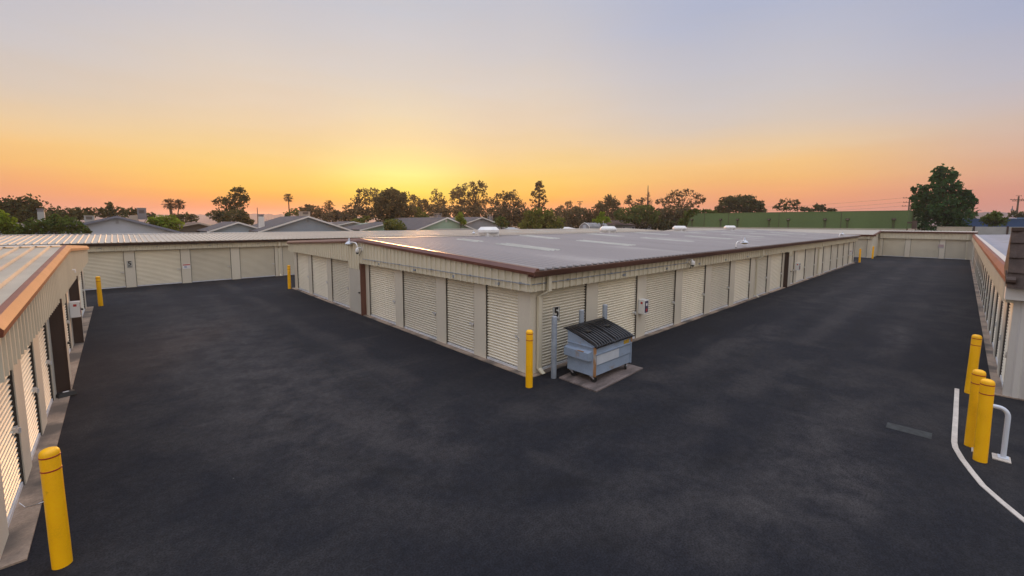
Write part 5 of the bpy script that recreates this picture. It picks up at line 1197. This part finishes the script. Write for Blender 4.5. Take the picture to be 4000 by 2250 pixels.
def trunk(base, clumps, parent, m, thin=1.0):
    top = max(c[2] for c in clumps); bx, by = base; rng = random.Random(int(bx*100))
    fork = min(min(c[2] for c in clumps), top*0.55)
    r0 = max(0.10, top*0.028)*thin
    b = MB().tube([(bx, by, -0.05), (bx+0.05, by, fork*0.5), (bx, by, fork)], [r0*1.25, r0, r0*0.8], 7)
    for c in clumps[:9]:
        e = Vector((c[0], c[1], c[2])); s = Vector((bx, by, fork*0.95)); md = s.lerp(e, 0.5)+Vector((rng.uniform(-.2, .2), 0, 0.12*(e.z-s.z)))
        b.tube([s, md, e], [r0*0.5, r0*0.26, r0*0.07], 5, cap=False)
    b.build("trunk", m, parent)
seed = 1
for name, lab, cat, colr, den, cl in TREES:
    seed += 1
    w = np.array([[c[0], c[1]] for c in cl]); zmin = min(c[2] for c in cl)
    low = [c for c in cl if c[2] < zmin+1.5] or cl
    bx, by = float(np.mean([c[0] for c in low])), float(np.mean([c[1] for c in low]))
    t = thing(name, lab, cat, (bx, by, 0))
    dist = math.hypot(bx, by)
    trunk((bx, by), cl, t, M["bark"])
    leaves("crown", cl, min(0.5, max(0.17, dist*(0.0042 if den > 0.8 else 0.0033))), den*0.8, LEAF[colr], t, seed)

def fan_palm(name, label, x, y, heads, spread=1.0):
    t = thing(name, label, "palm", (x, y, 0)); rng = random.Random(int(x*10))
    for hx, hz, r, rt in heads:
        MB().tube([(x+0.05, y, 0), (x+(hx-x)*0.4, y, hz*0.5), (hx, y, hz)], [rt*1.2, rt, rt*0.85], 8).build("trunk", M["bark"], t)
        b = MB()
        for i in range(110):
            az_ = rng.uniform(0, 2*PI); el_ = rng.uniform(-1.1, 1.45); d0 = Vector((math.cos(az_)*math.cos(el_), math.sin(az_)*math.cos(el_), math.sin(el_)))
            s = Vector((hx, y, hz)); L1 = r*rng.uniform(0.5, 0.9); e = s+d0*L1
            b.tube([s, e], [0.02*r, 0.012*r], 3, cap=False)
            side_ = d0.cross(Vector((0, 0, 1))).normalized(); up_ = side_.cross(d0)
            for k in range(-3, 4):   # the fan's fingers
                w = k*0.33; dr = (d0*math.cos(w)+side_*math.sin(w)).normalized(); tip = e+dr*r*0.42-Vector((0, 0, 0.10*r))
                b.add([e-side_*0.02, e+up_*0.03, tip, e+side_*0.03*r+dr*0.2*r], [(0, 1, 2), (0, 2, 3)])
        b.build("fronds", LEAF["palm"], t)
    return t
fan_palm("palm_tree", "pair of shaggy fan palms sprouting close together behind the bright leaning shrub", 8.6, 110.5, [(8.2, 7.3, 1.15, 0.26), (9.75, 7.35, 1.0, 0.10)])
fan_palm("palm_tree", "single tall thin fan palm against the orange sky", 34.6, 125.4, [(34.45, 10.35, 1.15, 0.16)])
fan_palm("palm_tree", "short fan palm with a spiky round head above the low brownish trees", 37.3, 103.5, [(37.25, 7.75, 1.2, 0.14)])
# pine
pn = thing("pine_tree", "tall slender pine with a pointed crown and open branches", "pine", (72.8, 68.5, 0))
MB().tube([(72.8, 68.5, 0), (72.85, 68.5, 7), (72.8, 68.5, 13.3)], [0.30, 0.20, 0.04], 8).build("trunk", M["bark"], pn)
prng = random.Random(5); cl = []; bb_ = MB()
for i in range(74):
    z = 6.9+6.4*(i/73)**0.95; f_ = (13.6-z)/6.7; R = 2.2*min(1.0, 0.25+f_*1.35)*(1.0 if f_ < 0.75 else 0.95)
    w = prng.uniform(0, 2*PI); rr = R*prng.uniform(0.35, 0.92)
    c_ = (72.8+rr*math.cos(w), 68.5+rr*math.sin(w), z+0.12*rr, prng.uniform(0.26, 0.46), prng.uniform(0.18, 0.32)); cl.append(c_)
    bb_.tube([(72.8, 68.5, z-0.35), (c_[0], c_[1], c_[2])], [0.05, 0.015], 4, cap=False)
bb_.build("branches", M["bark"], pn)
leaves("crown", cl, 0.26, 0.55, LEAF["brown"], pn, 77, 0.4)
# bare conifer
dc = thing("dead_conifer", "bare dead conifer with upturned ladder-like branches", "dead tree", (104.8, 58.5, 0))
MB().tube([(104.8, 58.5, 0), (104.8, 58.5, 8), (104.75, 58.55, 13.9)], [0.34, 0.26, 0.07], 8).build("trunk", M["deadwood"], dc)
b = MB(); tx, ty = -0.49, 0.87
for i in range(44):
    z = 7.2+4.8*(i/43); L1 = (12.6-z)*0.38*prng.uniform(0.6, 1.1)+0.15; w = prng.uniform(0, 2*PI)
    if i % 2: ux_, uy_ = (tx, ty) if prng.random() < 0.5 else (-tx, -ty)
    else: ux_, uy_ = math.cos(w), math.sin(w)
    b.tube([(104.8, 58.5, z), (104.8+ux_*L1*0.6, 58.5+uy_*L1*0.6, z-0.02), (104.8+ux_*L1, 58.5+uy_*L1, z+0.28*L1)], [0.08, 0.055, 0.03], 4, cap=False)
b.build("branches", M["deadwood"], dc)

# ------------------------------------------------------------------ utility poles
def upole(label, x, y, top, arms, ang, r=0.13):
    t = thing("utility_pole", label, "pole", (x, y, 0), ang)
    MB().tube([(0, 0, 0), (0, 0, top)], [r*1.2, r*0.8], 8).build("pole", M["pole"], t, local=True)
    for z, hl, hr in arms:
        a_ = MB().box((-hl, -0.05, z-0.07), (hr, 0.05, z+0.05)).build("crossarm", M["pole"], t, local=True)
        b = MB()
        for q in (-hl+0.1, -hl*0.5, hr*0.5, hr-0.1): b.lathe([(0.04, 0.05), (0.06, 0.12), (0.03, 0.2)], (q, 0, z), 6)
        b.build("insulator", M["dkbrown"], a_, local=True)
    return t
upole("wooden utility pole with two short crossarms above the treetops", 90.85, 70.5, 9.6, [(9.45, 0.75, 0.75), (8.85, 0.55, 0.45)], math.radians(-52))
upole("power pole with three long crossarms beside the tall maple", 139.7, 9.3, 10.3, [(10.1, 1.2, 0.7), (9.05, 1.1, 0.6), (8.15, 1.3, 0.4)], math.radians(-84), 0.16)
p3 = upole("power pole with paired crossarms and a hanging transformer near the frame edge", 149.8, -8.1, 10.2, [(9.45, 1.2, 1.1), (9.15, 0.9, 0.9)], math.radians(-93), 0.18)
MB().lathe([(0.05, 0.9), (0.10, 0.3), (0.25, 0.0), (0.2, -0.15)], (-0.75, 0, 7.1), 10).build("transformer", M["cooler"], p3, local=True)
MB().tube([(-0.4, 0, 10.2), (-0.4, 0, 10.35), (0.4, 0, 10.35), (0.4, 0, 10.1)], 0.04, 5).build("wire_bracket", M["pole"], p3, local=True)
upole("thin pole poking up above the flat-topped tree behind the green wall", 137.3, 27.3, 9.5, [], 0, 0.07)
upole("slim grey pole standing among the brown trees right of the fan palm", 35.8, 93.4, 6.0, [], 0, 0.06)
upole("thin mast left of the white chimney", 18.9, 88, 6.4, [], 0, 0.07)
for i, (z0_, z1_) in enumerate(((10.15, 8.6), (9.1, 7.6), (8.2, 6.9))):
    pts = []
    for k in range(13):
        u = k/12; pts.append((139.6+(-2.0)*u, 10.4+(36)*u, z0_+(z1_-z0_)*u-1.2*4*u*(1-u)*0.4))
    tag(MB().tube(pts, 0.016, 4, cap=False).build("power_line", M["dkbrown"]), ("topmost", "middle", "lowest")[i]+" thin wire slanting away from the three-armed power pole", "wire", "power lines off the three-armed pole")

# ------------------------------------------------------------------ far hills
def hills(a0, a1, D, hs, seed):
    rng = random.Random(seed); n = 160; top, bot, back = [], [], []
    for i in range(n+1):
        u = i/n; a = math.radians(a0+(a1-a0)*u); q = u*(len(hs)-1); k = min(int(q), len(hs)-2); h = hs[k]+(hs[k+1]-hs[k])*(q-k)
        h += rng.uniform(-0.7, 0.9) + 0.8*math.sin(i*0.9)*math.sin(i*0.37)
        top.append((D*1.04*math.cos(a), D*1.04*math.sin(a), h)); bot.append((D*math.cos(a), D*math.sin(a), -1)); back.append((D*1.3*math.cos(a), D*1.3*math.sin(a), -1))
    b = MB(); m_ = n+1
    b.add(bot+top+back, [(i, i+1, m_+i+1, m_+i) for i in range(n)]+[(m_+i, m_+i+1, 2*m_+i+1, 2*m_+i) for i in range(n)])
    return struct(b.build("hills", M["hill"]))
hills(60, 100, 900, [14, 15, 17, 18, 19, 17, 15, 16, 15, 13], 3)
hills(-12, 60, 950, [18, 20, 24, 21, 15, 12, 11, 10, 10, 9, 9], 4)

# ------------------------------------------------------------------ evening haze
def haze(density):
    o = MB().box((-1400, -1400, -1.2), (1400, 1400, 30)).build("haze", None)
    m = bpy.data.materials.new("evening_haze"); m.use_nodes = True; nt = m.node_tree
    nt.nodes.remove(nt.nodes["Principled BSDF"])
    v = nt.nodes.new("ShaderNodeVolumePrincipled"); v.inputs["Color"].default_value = (0.92, 0.86, 0.84, 1)
    v.inputs["Density"].default_value = density; v.inputs["Anisotropy"].default_value = 0.55
    nt.links.new(v.outputs[0], nt.nodes["Material Output"].inputs["Volume"])
    o.data.materials.clear(); o.data.materials.append(m); o["kind"] = "stuff"
    return o
haze(0.0004)
